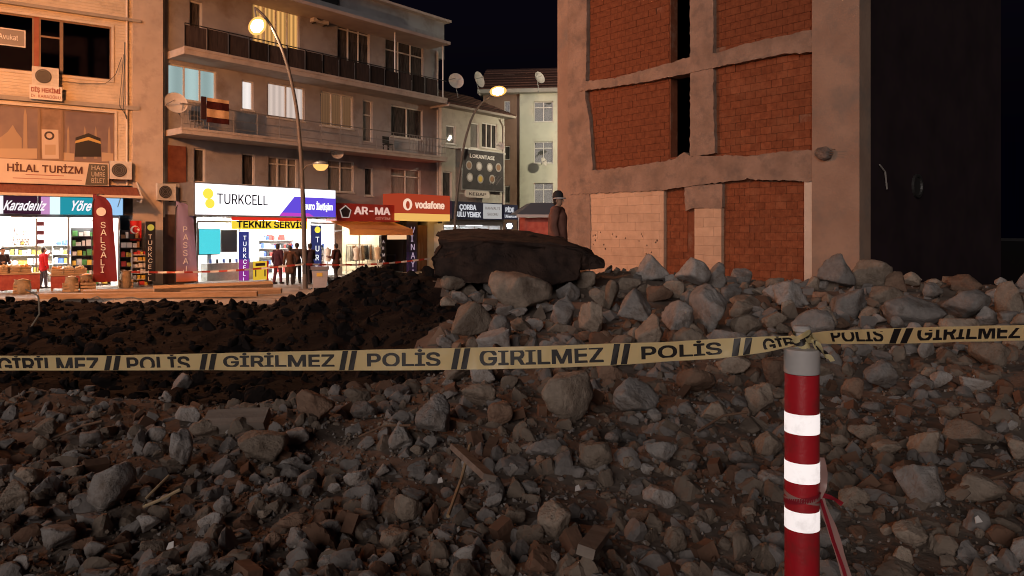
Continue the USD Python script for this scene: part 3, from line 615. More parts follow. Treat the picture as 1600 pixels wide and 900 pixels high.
# the next lamp of the row stands just outside the view on the left and lights the brick house
m0 = np.array([-14.6, 17.5, 0.0])
street_lamp('floodlight mast at the kerb left of the view', [m0, m0 + (0, 0, 6), m0 + (0.1, 0, 8.3), m0 + (0.5, 0, 8.9)], 0.11, 0.05, m0 + (0.75, 0, 8.9), (1, 0.1, -0.3), np.array([5.5, 20.0, 3.0]) - (m0 + (0.75, 0, 8.9)), sodium_mast, (0.26, 0.20), group='lamps outside the view')
# its second head faces the shop buildings
m1 = np.array([-0.75, 0.1, 8.9]); mast = stage.GetPrimAtPath('/World/street_lamp_002')
ld = np.array([-17.0, 29.4, 4.5]) - (m0 + m1); ld /= np.linalg.norm(ld); R_ = rot_to(ld)
obj('lamp_head', MB().lathe([(0.30, 0.02), (0.26, -0.06), (0.0, -0.12)][::-1], m1, 20, R_), grey_metal, mast, 50)
obj('lens', MB().lathe([(0.24, 0.025), (0.2, 0.07), (0, 0.1)], m1, 20, R_), emit('sodium_flood_street', (1.0, 0.36, 0.11), 3100.0), mast, True)
obj('bracket', MB().tube([(0.3, 0, 8.7), m1 - ld * 0.1], 0.03, 8), grey_metal, mast)
s0 = np.array([7.2, 44.5, 0.0])
street_lamp('street lamp of the side street hidden behind the brick house', [s0, s0 + (0, 0, 6), s0 + (-0.1, 0, 8.6), s0 + (-0.5, 0, 9.3)], 0.1, 0.05, s0 + (-0.8, 0, 9.3), (-1, 0, -0.2), np.array([1.5, 53.5, 5.0]) - (s0 + (-0.8, 0, 9.3)), emit('side_street_light', (1.0, 0.86, 0.62), 1450.0), (0.26, 0.2), group='lamps outside the view')
# ------------------------------------------------------------------ builders for fronts
def window(front, parent, p0, p1, t, b, y, cols=2, transom=0.0, pane=None, behind=None, fr=0.07, frame_mat=None, depth=0.06, sill=True):
    """a framed window set in an opening; returns the opening"""
    x0, x1, z0, z1 = front.r(p0, p1, t, b, y)
    fm = frame_mat or white_frame; s = rect(x0, x1, z0, z1); holes = []
    zs = [z0 + fr, z1 - fr] if not transom else [z0 + fr, z1 - (z1 - z0) * transom - fr / 2, z1 - (z1 - z0) * transom + fr / 2, z1 - fr]
    cw = (x1 - x0 - fr) / cols
    for c in range(cols):
        for q in range(0, len(zs), 2): holes.append(rect(x0 + fr + c * cw, x0 + (c + 1) * cw, zs[q], zs[q + 1]))
    w = obj('window', MB().prism(s.difference(union_all(holes)), y + depth, y + depth + 0.07), fm, parent)
    for hq in holes:
        a, c, d, e = hq.bounds; obj('pane', B(a, d, y + depth + 0.03, y + depth + 0.04, c, e), pane or pane_glass, w)
    if sill: obj('sill', B(x0 - 0.06, x1 + 0.06, y - 0.05, y + 0.06, z0 - 0.06, z0 - 0.002), off_white, w)
    if behind is not None:
        obj('curtain', B(x0 + 0.01, x1 - 0.01, y + depth + 0.075, y + depth + 0.09, z0 + 0.01, z1 - 0.01), behind, w)
    return s
def ac_unit(front, p0, p1, t, b, y, label, d=0.3):
    x0, x1, z0, z1 = front.r(p0, p1, t, b, y); w, h = x1 - x0, z1 - z0
    o = front.thing('air_conditioner', label, 'air conditioner', x0, y, z0, 'outdoor cooling units on the fronts')
    obj('casing', B(0, w, 0, d, 0, h), off_white, o)
    r = min(w, h) * 0.36; T = rot_to((0, -1, 0))
    obj('fan_guard', MB().lathe([(r * 1.05, 0), (r * 1.05, 0.02), (r * 0.97, 0.025), (r * 0.3, 0.015), (0, 0.015)], (w * 0.42, -0.002, h * 0.5), 24, T), plain('fan_dark', (0.05, 0.045, 0.04), 0.6), o)
    for q in range(3):
        rr = r * (0.35 + 0.25 * q); obj('ring', MB().tube([(w * 0.42 + rr * math.cos(a), -0.03, h * 0.5 + rr * math.sin(a)) for a in np.linspace(0, 2 * math.pi, 25)], 0.006, 5, False), grey_metal, o)
    for q in (0.15, 0.85): obj('bracket', B(w * q - 0.02, w * q + 0.02, 0.0, d + 0.15, -0.05, -0.003), dark_metal, o)
    return o
def dish(loc, aim, r, label, mount=None):
    o = thing('satellite_dish', label, 'satellite dish', loc, 0, 'satellite dishes on the buildings')
    R = rot_to(aim); prof = [(r * q, 0.22 * r * q * q) for q in np.linspace(0, 1, 7)]
    m = MB().lathe(prof + [(r * 1.02, 0.22 * r + 0.01), (r, 0.22 * r - 0.015)] + [(r * q, 0.22 * r * q * q - 0.015) for q in np.linspace(0.97, 0, 6)], (0, 0, 0), 28, R)
    obj('reflector', m, noisy('dish_paint', (0.55, 0.52, 0.48), (0.62, 0.6, 0.56), 5, 0.5), o, 50)
    tip = R @ np.array([0, -r * 0.35, r * 1.05]); low = R @ np.array([0, -r * 0.95, 0.2 * r])
    obj('feed_arm', MB().tube([low, tip], 0.018, 6), grey_metal, o)
    obj('feed_horn', MB().tube([tip, tip - R[:, 2] * 0.12], 0.04, 10), off_white, o)
    mt = np.asarray(mount if mount is not None else (0, 0.4, -0.2), float)
    obj('mount', MB().tube([-R[:, 2] * 0.02, -R[:, 2] * 0.15, mt], 0.025, 8), grey_metal, o)
    return o
def lit_room(front, parent, x0, x1, y0, y1, z0, z1, strength, wall=(0.75, 0.75, 0.74), rows=3, cols=2, tint=(1, 0.98, 0.95), tag_='white'):
    wm = plain('shop_wall_' + tag_, wall, 0.7); t = 0.06
    obj('floor', B(x0, x1, y0 - 0.0, y1, z0 - t, z0), plain('shop_floor', (0.45, 0.43, 0.4), 0.3), parent)
    obj('ceiling', B(x0, x1, y0, y1, z1, z1 + t), wm, parent)
    obj('room_wall', B(x0 - t, x0, y0, y1, z0, z1), wm, parent); obj('room_wall', B(x1, x1 + t, y0, y1, z0, z1), wm, parent)
    obj('room_wall', B(x0, x1, y1, y1 + t, z0, z1), wm, parent)
    em = emit('shop_light_' + tag_, tint, strength)
    for i in range(rows):
        for k_ in range(cols):
            yy = y0 + (y1 - y0) * (i + 0.5) / rows; xx = x0 + (x1 - x0) * (k_ + 0.5) / cols
            obj('ceiling_light', B(xx - 0.6, xx + 0.6, yy - 0.1, yy + 0.1, z1 - 0.05, z1 - 0.01), em, parent)
GOODS = [plain(f'packet_{n}', c, 0.5) for n, c in (('red', (0.5, 0.05, 0.04)), ('yellow', (0.6, 0.42, 0.06)), ('blue', (0.06, 0.12, 0.4)), ('white', (0.65, 0.63, 0.6)), ('green', (0.08, 0.28, 0.08)), ('brown', (0.25, 0.13, 0.06)), ('black', (0.03, 0.03, 0.03)))]
def shelf_unit(front, x, y, z, w, h, d, levels, label, palette=(0, 1, 2, 3, 4, 5), group=None, frame=None, turn=0.0, seed=1):
    r = np.random.default_rng(seed)
    o = front.thing('shelf_unit', label, 'shelf', x, y, z, group, turn); fm = frame or off_white
    obj('back_panel', B(0, w, d, d + 0.03, 0, h), fm, o)
    for q in (0, 1): obj('side_panel', B(q * (w + 0.02) - 0.02, q * (w + 0.02), 0, d + 0.03, 0, h), fm, o)
    by = {}
    for k_ in range(levels):
        zz = h * k_ / levels + 0.05
        sh = obj('shelf', B(0.002, w - 0.002, 0, d - 0.002, zz - 0.03, zz), fm, o)
        xx = 0.03
        while xx < w - 0.1:
            bw = r.uniform(0.07, 0.2); bh = r.uniform(0.45, 0.85) * h / levels
            if xx + bw > w - 0.02: break
            by.setdefault(int(r.choice(palette)), MB()).box(xx, xx + bw, 0.03, d * r.uniform(0.5, 0.9), zz + 0.001, zz + bh * 0.8); xx += bw + r.uniform(0.01, 0.05)
    for q, m in by.items(): obj('goods', m, GOODS[q], o, kind='stuff')
    return o
def feather_flag(front, px_left, px_right, t, b, y, top_c, low_c, letters, label, lc=(0.8, 0.75, 0.72), logo=None):
    x0, x1, z0, z1 = front.r(px_left, px_right, t, b, y); w, h = x1 - x0, z1 - z0
    o = front.thing('feather_flag', label, 'flag banner', x0, y, z0, 'feather flags before the shops')
    zz = np.linspace(0.06, h, 30); s = zz / h
    right = w * np.where(s < 0.80, 1 - 0.25 * s, (1 - 0.25 * 0.8) * np.sqrt(np.clip(1 - ((s - 0.8) / 0.2) ** 2, 0, 1)))
    V, F = [], []
    for i, (q, rr) in enumerate(zip(zz, right)):
        for c in range(7):
            V.append((0.03 + rr * c / 6, -0.04 * math.sin(c * 1.1 + q * 1.7), q))
    for i in range(29):
        for c in range(6):
            A = i * 7 + c; F += [(A, A + 1, A + 8), (A, A + 8, A + 7)]
    V = np.array(V); V2 = V + (0, 0.004, 0); n_ = len(V); F = np.array(F)
    cl = usdkit.material(stage, numbered(L('flag_cloth')), {'tc': ('texture_coordinate', {}), 'xyz': ('separate_xyz', {}), 'mr': ('map_range', {'from_max': h, 'clamp': True}), 'r': ('rgb_ramp', {'ramp': [(0, low_c), (0.22, top_c), (1, top_c)]}),
         'd': ('principled_bsdf', {'roughness': 0.7}), 't': ('translucent_bsdf', {}), 'm': ('mix_closure', {'fac': 0.35})}, [('tc.object', 'xyz.vector'), ('xyz.z', 'mr.value'), ('mr.result', 'r.fac'), ('r.color', 'd.base_color'), ('r.color', 't.color'), ('d.BSDF', 'm.closure1'), ('t.BSDF', 'm.closure2')], 'm.closure')
    obj('cloth', (np.vstack([V, V2]), np.vstack([F, F[:, ::-1] + n_])), cl, o, True)
    P = [(0.0, 0, -0.03), (0.0, 0, h * 0.75), (0.02, 0, h * 0.92), (w * 0.25, 0, h * 1.0), (w * 0.5, 0, h * 0.99)]
    obj('pole', MB().tube(along(P, 0.2), 0.018, 8), dark_metal, o)
    obj('base', B(-0.25, 0.3, -0.25, 0.25, -0.06, -0.02), dark_metal, o)
    lm = plain(numbered('flag_letters'), lc, 0.6); T_ = MB()
    for i, ch in enumerate(letters): T_.text(ch, w * 0.34, h * (0.62 - 0.58 * i / len(letters)), w * 0.28, -0.055, depth=0.006)
    obj('lettering', T_, lm, o)
    if logo: obj('logo', MB().lathe([(0, 0), (w * 0.2, 0), (w * 0.2, 0.012), (w * 0.14, 0.014), (0, 0.014)], (w * 0.36, -0.05, h * 0.8), 20, rot_to((0, -1, 0))), lm, o)
    return o
def sign(front, p0, p1, t, b, y, label, d=0.15, cat='sign', name='shop_sign', group=None):
    x0, x1, z0, z1 = front.r(p0, p1, t, b, y)
    return front.thing(name, label, cat, x0, y, z0, group), x1 - x0, z1 - z0, (x0, x1, z0, z1)

# ------------------------------------------------------------------ grey apartment house
WY = 1.5
plaster = noisy('grey_plaster', (0.315, 0.31, 0.32), (0.40, 0.39, 0.40), 0.7, 0.9, 0.25, 12, stain=((0.25, 0.22, 0.20), 0.8), spec=0.2)
slab_mat2 = noisy('balcony_plaster', (0.45, 0.40, 0.36), (0.54, 0.48, 0.43), 1.2, 0.9, 0.2, 15, stain=((0.33, 0.28, 0.25), 1.1), spec=0.2)
apt = FB.thing('apartment_building', 'grey apartment house with long balconies above the phone shop', 'building')
xl, xr = FB.at(255, 300, WY)[0], FB.at(684, 250, WY)[0]
zs2b, zs2t = FB.at(450, 226, 0)[1], FB.at(450, 217, 0)[1]
zs2t = zs2b + 0.26
zs3b = FB.at(450, 114.5, 0)[1]; zs3t = zs3b + 0.30
zroof = FB.at(640, 52, -0.3)[1]
LITW = curtain_lit('curtain_pale', (1.0, 0.80, 0.55), 0.75, 5.0); LITC = curtain_lit('curtain_cyan', (0.54, 0.72, 0.70), 0.9, 0.25, 0.35)
LITH = curtain_lit('curtain_hot', (1.0, 0.50, 0.15), 1.0, 1.3, 0.6); LITO = curtain_lit('curtain_orange', (0.85, 0.42, 0.2), 0.30, 7.0, 0.8)
LITP = curtain_lit('curtain_pinkish', (1.0, 0.80, 0.70), 0.8, 1.0, 0.25)
net = noisy('net_curtain', (0.46, 0.43, 0.4), (0.28, 0.26, 0.24), 9, 0.9, 0, 1, stretch=(6, 1, 0.3))
dark_room = noisy('dark_curtain', (0.03, 0.028, 0.028), (0.15, 0.135, 0.125), 5, 0.9, 0, 1, stretch=(5, 1, 0.4))
wins = [  # second floor
    (262, 338, 105, 158, 3, 0, LITC, None), (378, 396, 126, 172, 1, 0, curtain_lit('door_lit', (1, 0.9, 0.85), 1.1, 1.0, 0.1), None), (418, 476, 133, 186, 2, 0, LITP, None),
    (501, 552, 146, 199, 3, 0, LITO, None), (567, 582, 157, 222, 1, 0.35, net, 'door'), (611, 661, 168, 216, 2, 0, dark_room, None),
    # first floor
    (303, 321, 232, 285, 1, 0, dark_room, None), (378, 398, 240, 290, 1, 0, dark_room, None), (419, 465, 246, 296, 3, 0.22, net, None), (512, 553, 251, 300, 2, 0.22, net, None),
    (570, 583, 262, 306, 1, 0, dark_room, None), (611, 657, 264, 312, 2, 0.25, net, None),
    # third floor
    (394, 468, 8, 74, 4, 0, LITH, None), (527, 578, 28, 100, 3, 0.3, dark_room, None), (602, 662, 66, 124, 3, 0.3, dark_room, None), (296, 316, 2, 60, 1, 0, dark_room, None)]
holes = []
for p0, p1, t, b, c, tr, bh, kind in wins:
    holes.append(window(FB, apt, p0, p1, t, b, WY, c, tr, None, bh, fr=0.065, sill=kind is None))
zg = FB.at(415, 338, WY)[1]
wallp = rect(xl, xr, zg, 14.2).difference(union_all(holes))
obj('wall', MB().prism(wallp, WY, WY + 0.25), plaster, apt)
obj('side_wall', MB().box(xr - 0.2, xr, WY + 0.25, 12, 0, 14.2).box(xl, xl + 0.2, WY + 0.25, 12, 0, 14.2).box(xl, xr, 12, 12.2, 0, 14.2), plaster, apt)
obj('ceiling_slab', MB().box(xl + 0.2, xr - 0.2, WY + 0.5, 12, zg, zg + 0.2).box(xl + 0.2, xr - 0.2, WY + 0.5, 12, 14.0, 14.2), plaster_dark, apt)
bx0, bx1 = FB.at(284, 200, 0)[0], FB.at(699, 245, 0)[0]
for zb, zt, tg in ((zs2b, zs2t, 2), (zs3b, zs3t, 3)):
    x0 = bx0 if tg == 2 else FB.at(288, 80, 0)[0]
    s = obj('balcony_slab', MB().box(x0, bx1, 0.0, WY, zb, zt), slab_mat2, apt)
    obj('drip_edge', B(x0 - 0.02, bx1 + 0.02, -0.03, 0.05, zt - 0.09, zt + 0.015), slab_mat2, s)
# railing of the second floor balcony: thin tubes and curled posts
rail = obj('railing', MB().tube([(bx0 + 0.05, 0.08, zs2t + 1.0), (bx1 - 0.05, 0.08, zs2t + 1.0)], 0.024, 8).tube([(bx0 + 0.05, 0.08, zs2t + 1.0), (bx0 + 0.05, WY, zs2t + 1.0)], 0.024, 8), rail_metal, apt)
obj('mid_rail', MB().tube([(bx0 + 0.05, 0.08, zs2t + 0.18), (bx1 - 0.05, 0.08, zs2t + 0.18)], 0.014, 6).tube([(bx0 + 0.05, 0.08, zs2t + 0.55), (bx1 - 0.05, 0.08, zs2t + 0.55)], 0.012, 6), rail_metal, rail)
for x in np.arange(bx0 + 0.05, bx1, 1.15):
    obj('post', MB().tube([(x, 0.08, zs2t - 0.01), (x, 0.08, zs2t + 1.0)], 0.016, 6), rail_metal, rail)
    obj('curl', MB().tube([(x + 0.14 * math.sin(a) * (1 - a / 9), 0.08, zs2t + 0.55 + 0.02 * a * math.cos(a)) for a in np.linspace(0, 6.2, 20)], 0.009, 5), rail_metal, rail)
for x in np.arange(bx0 + 0.15, bx0 + 1.3, 0.14): obj('baluster', MB().tube([(x, 0.08, zs2t + 0.18), (x, 0.08, zs2t + 1.0)], 0.009, 5), rail_metal, rail)
for x in np.arange(bx1 - 2.6, bx1, 0.12): obj('baluster', MB().tube([(x, 0.08, zs2t + 0.18), (x, 0.08, zs2t + 1.0)], 0.009, 5), rail_metal, rail)
# third floor: dark cloth screens behind a railing
bx3 = FB.at(288, 80, 0)[0]
rail3 = obj('railing', MB().tube([(bx3 + 0.05, 0.06, zs3t + 1.0), (bx1 - 0.05, 0.06, zs3t + 1.0)], 0.024, 8), dark_metal, apt)
scr = noisy('screen_cloth', (0.028, 0.022, 0.022), (0.055, 0.042, 0.04), 4, 0.95, 0.3, 20, stretch=(3, 1, 0.4), vary=('object', 0.5))
xsq = np.arange(bx3 + 0.05, bx1, 0.98)
for x in xsq:
    obj('post', MB().tube([(x, 0.06, zs3t - 0.01), (x, 0.06, zs3t + 1.0)], 0.018, 6), dark_metal, rail3)
    if x + 0.98 < bx1: obj('screen', MB().box(x + 0.02, x + 0.95, 0.09, 0.105, zs3t + 0.06, zs3t + 0.97 - 0.1 * rng.random()), scr, rail3)
for px_, t_, b_ in ((617, 48, 118), (692, 72, 136)):
    x = FB.at(px_, 90, 0.2)[0]; obj('post', MB().tube([(x, 0.2, zs3t), (x, 0.2, zroof)], 0.045, 10), white_frame, apt)
obj('eave', MB().box(FB.at(200, 0, -0.3)[0], FB.at(704, 70, -0.3)[0], -0.3, WY + 1.6, zroof, zroof + 0.16), noisy('eave_paint', (0.42, 0.34, 0.31), (0.5, 0.42, 0.38), 1.5, 0.85, 0.1, 20), apt)
ax0, ax1 = FB.at(470, 10, 3.0)[0], FB.at(694, 60, 3.0)[0]; za = FB.at(655, 24, 3.0)[1]
obj('attic_wall', MB().box(ax0, ax1, 3.0, 3.2, zroof + 0.16, za).box(ax1 - 0.2, ax1, 3.2, 9, zroof + 0.16, za), plaster, apt)
obj('attic_eave', MB().box(ax0, ax1 + 0.25, 2.6, 9.2, za, za + 0.14), slab_mat2, apt)
x0, x1, z0, z1 = FB.r(500, 528, -12, 22, 2.98); obj('attic_window', B(x0, x1, 2.93, 2.99, z0, z1), plain('attic_dark', (0.03, 0.03, 0.03), 0.2), apt)
obj('downpipe', MB().tube([(xr - 0.1, WY - 0.09, 3.3), (xr - 0.1, WY - 0.09, zroof)], 0.055, 10), off_white, apt)
x = FB.at(256, 200, WY - 0.1)[0]
obj('downpipe', MB().tube([(x, WY - 0.1, 3.0), (x, WY - 0.1, 13.6)], 0.05, 10), off_white, apt)
# things on the balconies
x0, x1, z0, z1 = FB.r(322, 357, 155, 193, 0.04)
rug = FB.thing('rug', 'striped dark red and cream rug hung over the balcony rail', 'rug', x0, 0.03, z0)
wd, ht = x1 - x0, z1 - z0
for q, (a, b, m) in enumerate(((0, 0.22, 'dark'), (0.22, 0.55, 'cream'), (0.55, 0.86, 'dark'), (0.86, 1.0, 'cream'))):
    mt = noisy('rug_dark', (0.05, 0.007, 0.006), (0.08, 0.014, 0.01), 9, 0.95) if m == 'dark' else noisy('rug_cream', (0.7, 0.45, 0.24), (0.8, 0.55, 0.3), 9, 0.95)
    xs_ = np.linspace(0, wd, 12); V = [(x_, -0.05 - 0.02 * math.sin(x_ * 9 + q) + dy, zz) for zz in (a * ht, b * ht) for dy in (0, 0.02) for x_ in xs_]
    F = []
    for i in range(11): F += [(i, i + 1, 25 + i), (i, 25 + i, 24 + i), (12 + i + 1, 12 + i, 36 + i), (12 + i + 1, 36 + i, 37 + i)]
    obj('stripe', (np.array(V), np.array(F)), mt, rug, True)
obj('fold', MB().box(-0.22, -0.02, -0.05, 0.03, 0.1 * ht, ht * 1.02), noisy('rug_back', (0.03, 0.012, 0.012), (0.05, 0.02, 0.02), 9, 0.95), rug)
def chair(front, x, y, z, label, m):
    o = front.thing('balcony_chair', label, 'chair', x, y, z, 'chairs on the balconies')
    obj('seat', B(0, 0.45, 0, 0.45, 0.42, 0.46), m, o); obj('backrest', B(0, 0.45, 0.42, 0.46, 0.5, 0.9), m, o)
    for a in (0.02, 0.39):
        for b in (0.02, 0.39): obj('leg', B(a, a + 0.04, b, b + 0.04, 0, 0.418), m, o)
chair(FB, FB.at(604, 215, 0.7)[0], 0.6, zs2t, 'dark chair on the lower balcony below the right window', dark_metal)
chair(FB, FB.at(300, 190, 0.7)[0], 0.5, zs2t, 'grey chair on the lower balcony beside the big satellite dish', rail_metal)
chair(FB, FB.at(500, 85, 0.7)[0], 0.6, zs3t, 'chair behind the dark screens of the upper balcony', dark_metal)
ac_unit(FB, 490, 514, 10, 36, WY - 0.32, 'cooling unit high on the upper balcony wall by the lit window')
ac_unit(FB, 246, 275, 287, 313, WY - 0.35, 'cooling unit over the dark recess beside the phone shop sign')
c = point(274, 162, 30.6)
dish(c, (0.62, -0.72, 0.3), 0.45, 'big round satellite dish at the left end of the lower balcony', (-0.05, 0.75, -0.5))
c = point(526, 239, 37.2); dish(c, (0.45, -0.85, 0.25), 0.33, 'pale satellite dish under the lower balcony above the small lamp', (0.1, 0.5, 0.2))
# wall signs, doors and rusty panel on the first floor left
x0, x1, z0, z1 = FB.r(262, 290, 228, 285, WY); obj('shutter', B(x0, x1, WY - 0.06, WY - 0.003, z0, z1), noisy('rusty_panel', (0.16, 0.05, 0.03), (0.24, 0.09, 0.05), 3, 0.8, 0.2, 20), apt)
# ------------------------------------------------------------------ shops of the apartment house
def shop_piers(px0, px1, m, top):
    x0, x1 = FB.at(px0, 400, WY)[0], FB.at(px1, 400, WY)[0]; obj('pier', B(x0, x1, WY - 0.02, WY + 0.6, 0, top), m, apt)
tile_dark = noisy('pier_dark', (0.07, 0.045, 0.035), (0.11, 0.07, 0.05), 2, 0.6, 0.1, 20)
zt = zg
shop_piers(250, 306, tile_dark, zt); shop_piers(524, 533, off_white, zt); shop_piers(597, 602, tile_dark, zt); shop_piers(668, 684, noisy('pier_cream', (0.6, 0.5, 0.36), (0.66, 0.56, 0.42), 2, 0.7), zt); shop_piers(636, 652, tile_dark, zt)  # dark brown of the first pier paints in a shaded recess
px_x = lambda p, y=WY: FB.at(p, 400, y)[0]
FL = 0.145
lit_room(FB, apt, px_x(309), px_x(523), WY + 0.1, WY + 5, FL, zt - 0.1, 130.0, rows=3, cols=3, tag_='white')
lit_room(FB, apt, px_x(534), px_x(596), WY + 0.1, WY + 4, FL, zt - 0.2, 55.0, (0.75, 0.7, 0.6), 2, 2, (1, 0.88, 0.68), 'warm')
lit_room(FB, apt, px_x(603), px_x(635), WY + 0.3, WY + 3, FL, zt - 0.2, 0.9, (0.10, 0.08, 0.08), 1, 1, (1, 0.7, 0.5), 'dim')
def shopfront(pxs, y, z0, z1, fm, g):
    f = obj('shop_window', MB().box(px_x(pxs[0], y), px_x(pxs[-1], y), y, y + 0.06, z1 - 0.08, z1), fm, apt)
    for p in pxs: x = px_x(p, y); obj('mullion', B(x - 0.03, x + 0.03, y - 0.002, y + 0.062, z0, z1 - 0.081), fm, f)
    for a, b in zip(pxs[:-1], pxs[1:]): obj('pane', B(px_x(a, y) + 0.03, px_x(b, y) - 0.03, y + 0.025, y + 0.035, z0, z1 - 0.081), g, f)
shopfront([309, 375], WY, FL, zt - 0.25, white_frame, pane_glass); shopfront([486, 523], WY, FL, zt - 0.25, white_frame, pane_glass)
shopfront([534, 562, 596], WY, FL, zt - 0.35, white_frame, pane_glass); shopfront([603, 635], WY, FL, zt - 0.35, dark_metal, pane_glass)
# phone shop light-box
o, w, h, rr = sign(FB, 306, 524, 292, 337, 0.15, 'white and violet light-box sign over the phone shop', name='shop_sign')
SW = emit('lightbox_white', (1.0, 0.97, 1.0), 1.5)
obj('casing', MB().box(-0.06, w + 0.06, 0.05, 1.33, -0.06, h + 0.06), noisy('sign_casing', (0.16, 0.14, 0.13), (0.2, 0.18, 0.16), 3, 0.6), o)
obj('face', B(0, w, 0, 0.045, 0, h), SW, o)
xa = FB.at(436, 330, 0.15)[0] - rr[0]; xb = FB.at(460, 330, 0.15)[0] - rr[0]
obj('violet_panel', MB().prism(Polygon([(xa, 0.0), (w, 0.0), (w, h * 0.70), (xb, h * 0.70)]), -0.03, -0.002), emit('lightbox_violet', (0.16, 0.09, 0.85), 0.85), o)
obj('magenta_band', MB().prism(Polygon([(xa, 0.0), (xa + 1.9, 0.0), (xa + 1.6, h * 0.12), (xa + 0.15, h * 0.12)]), -0.036, -0.031), emit('lightbox_magenta', (0.7, 0.08, 0.7), 0.8), o)
obj('lettering', MB().text('TURKCELL', FB.at(339, 310, 0.15)[0] - rr[0], h * 0.36, h * 0.34, -0.002, width=FB.at(418, 310, 0.15)[0] - FB.at(339, 310, 0.15)[0], depth=0.03), plain('sign_navy', (0.01, 0.01, 0.03), 0.5), o)
obj('lettering', MB().text('euro İletişim', FB.at(475, 320, 0.15)[0] - rr[0], h * 0.26, h * 0.24, -0.031, width=FB.at(519, 320, 0.15)[0] - FB.at(475, 320, 0.15)[0], bold=True, depth=0.02), emit('lightbox_letters', (1, 1, 1), 1.3), o)
xc = FB.at(325, 310, 0.15)[0] - rr[0]; ye = emit('lightbox_yellow', (1.0, 0.80, 0.08), 1.05)
T_ = rot_to((0, -1, 0))
obj('logo', MB().lathe([(0, 0), (0.23, 0), (0.23, 0.02), (0, 0.02)], (xc, -0.002, h * 0.68), 24, T_).lathe([(0, 0), (0.21, 0), (0.21, 0.02), (0, 0.02)], (xc + 0.08, -0.002, h * 0.36), 24, T_), ye, o)
# service banner under it
o, w, h, rr = sign(FB, 362, 480, 339, 358, 0.9, 'red and yellow service banner under the phone shop sign', name='service_banner')
obj('red_band', B(0, w, 0, 0.03, h * 0.68, h), emit('banner_red', (0.9, 0.04, 0.02), 0.8), o)
obj('yellow_band', B(0, w, 0, 0.03, 0, h * 0.675), emit('banner_yellow', (1.0, 0.72, 0.05), 0.95), o)
obj('lettering', MB().text('TEKNİK SERVİS', w * 0.06, h * 0.12, h * 0.5, -0.002, width=w * 0.9, bold=True, depth=0.015), dark_letters, o)
def pillar_sign(front, p0, p1, t, b, y, text, label, c_top, c_low, logo=None, lc=white_letters, s=0.5, d=0.2):
    o, w, h, rr = sign(front, p0, p1, t, b, y, label, name='pillar_sign', group='upright signs before the shops')
    obj('panel', B(0, w, 0, d, h * 0.45, h), emit(numbered('pillar_light'), c_top, s) if s else plain(numbered('pillar_paint'), c_top, 0.5), o)
    obj('lower_panel', B(0, w, 0, d, 0, h * 0.449), emit(numbered('pillar_light'), c_low, s) if s else plain(numbered('pillar_paint'), c_low, 0.5), o)
    T_ = MB(); n_ = len(text); tot = h * (0.8 if logo else 0.94)
    for i, ch in enumerate(text):
        if ch != ' ': T_.text(ch, w * 0.25, tot - (i + 0.9) * tot / n_, min(w * 0.6, tot / n_ * 0.72), -0.002, depth=0.012)
    obj('lettering', T_, lc, o)
    if logo: obj('logo', MB().lathe([(0, 0), (w * 0.36, 0), (w * 0.36, 0.02), (w * 0.2, 0.025), (0, 0.02)], (w * 0.5, -0.002, h * 0.9), 20, rot_to((0, -1, 0))), logo, o)
WL = emit('pillar_letters', (1, 1, 1), 1.1)
pillar_sign(FB, 377, 389, 362, 441, 1.1, 'TURKCELL', 'violet upright sign in the doorway of the phone shop', (0.07, 0.08, 0.40), (0.5, 0.06, 0.5), None, WL)
pillar_sign(FB, 490, 502, 352, 422, 0.9, 'TURK', 'blue upright sign with yellow logo at the right of the phone shop', (0.06, 0.07, 0.25), (0.06, 0.07, 0.25), ye, WL)
pillar_sign(FA, 228, 243, 346, 440, -0.9, 'TURKCELL', 'black upright sign with yellow logo before the dark recess', (0.012, 0.012, 0.016), (0.012, 0.012, 0.016), emit('logo_dim_yellow', (1.0, 0.7, 0.1), 0.5), plain('pillar_white', (0.75, 0.73, 0.7), 0.5), 0)
# inside the phone shop
o = FB.thing('display_screen', 'large cyan display at the left of the phone shop window', 'screen', px_x(312, 2.6), 2.6, 1.35)
obj('screen', B(0, 1.0, 0, 0.05, 0, 1.15), emit('screen_cyan', (0.10, 0.80, 0.90), 1.0), o); obj('frame', B(-0.04, 1.04, 0.052, 0.09, -0.04, 1.19), black, o); obj('stand', B(0.4, 0.6, 0.06, 0.1, -1.2, -0.041), grey_metal, o)
o = FB.thing('notice_board', 'dark board hanging in the phone shop window', 'board', px_x(346, 2.2), 2.2, 1.45)
obj('board', B(0, 0.75, 0, 0.04, 0, 1.0), plain('board_grey', (0.05, 0.045, 0.05), 0.5), o); obj('edge', MB().prism(rect(-0.03, 0.78, -0.03, 1.03).difference(rect(0, 0.75, 0, 1.0)), -0.01, 0.045), grey_metal, o)
o = FB.thing('counter', 'white glass counter behind the phone shop window', 'counter', px_x(322, 2.0), 1.9, FL)
obj('cabinet', B(0, 2.4, 0, 0.6, 0, 0.75), off_white, o); obj('top', B(-0.03, 2.43, -0.03, 0.63, 0.752, 0.8), plain('counter_top', (0.55, 0.5, 0.5), 0.3), o)
for q in range(7): obj('phone', B(0.2 + q * 0.32, 0.3 + q * 0.32, 0.15, 0.2, 0.802, 0.98), black if q % 2 else GOODS[2], o)
o, w, h, rr = sign(FB, 396, 417, 408, 438, 0.6, 'yellow and red poster board standing before the phone shop', cat='poster board', name='poster_stand')
obj('board', B(0, w, 0, 0.04, 0.02, h), emit('poster_yellow', (1.0, 0.62, 0.05), 0.7), o)
obj('print', MB().box(w * 0.15, w * 0.85, -0.012, -0.002, h * 0.75, h * 0.9).box(w * 0.12, w * 0.2, -0.012, -0.002, h * 0.2, h * 0.55).box(w * 0.8, w * 0.9, -0.012, -0.002, h * 0.2, h * 0.55), dark_letters, o)
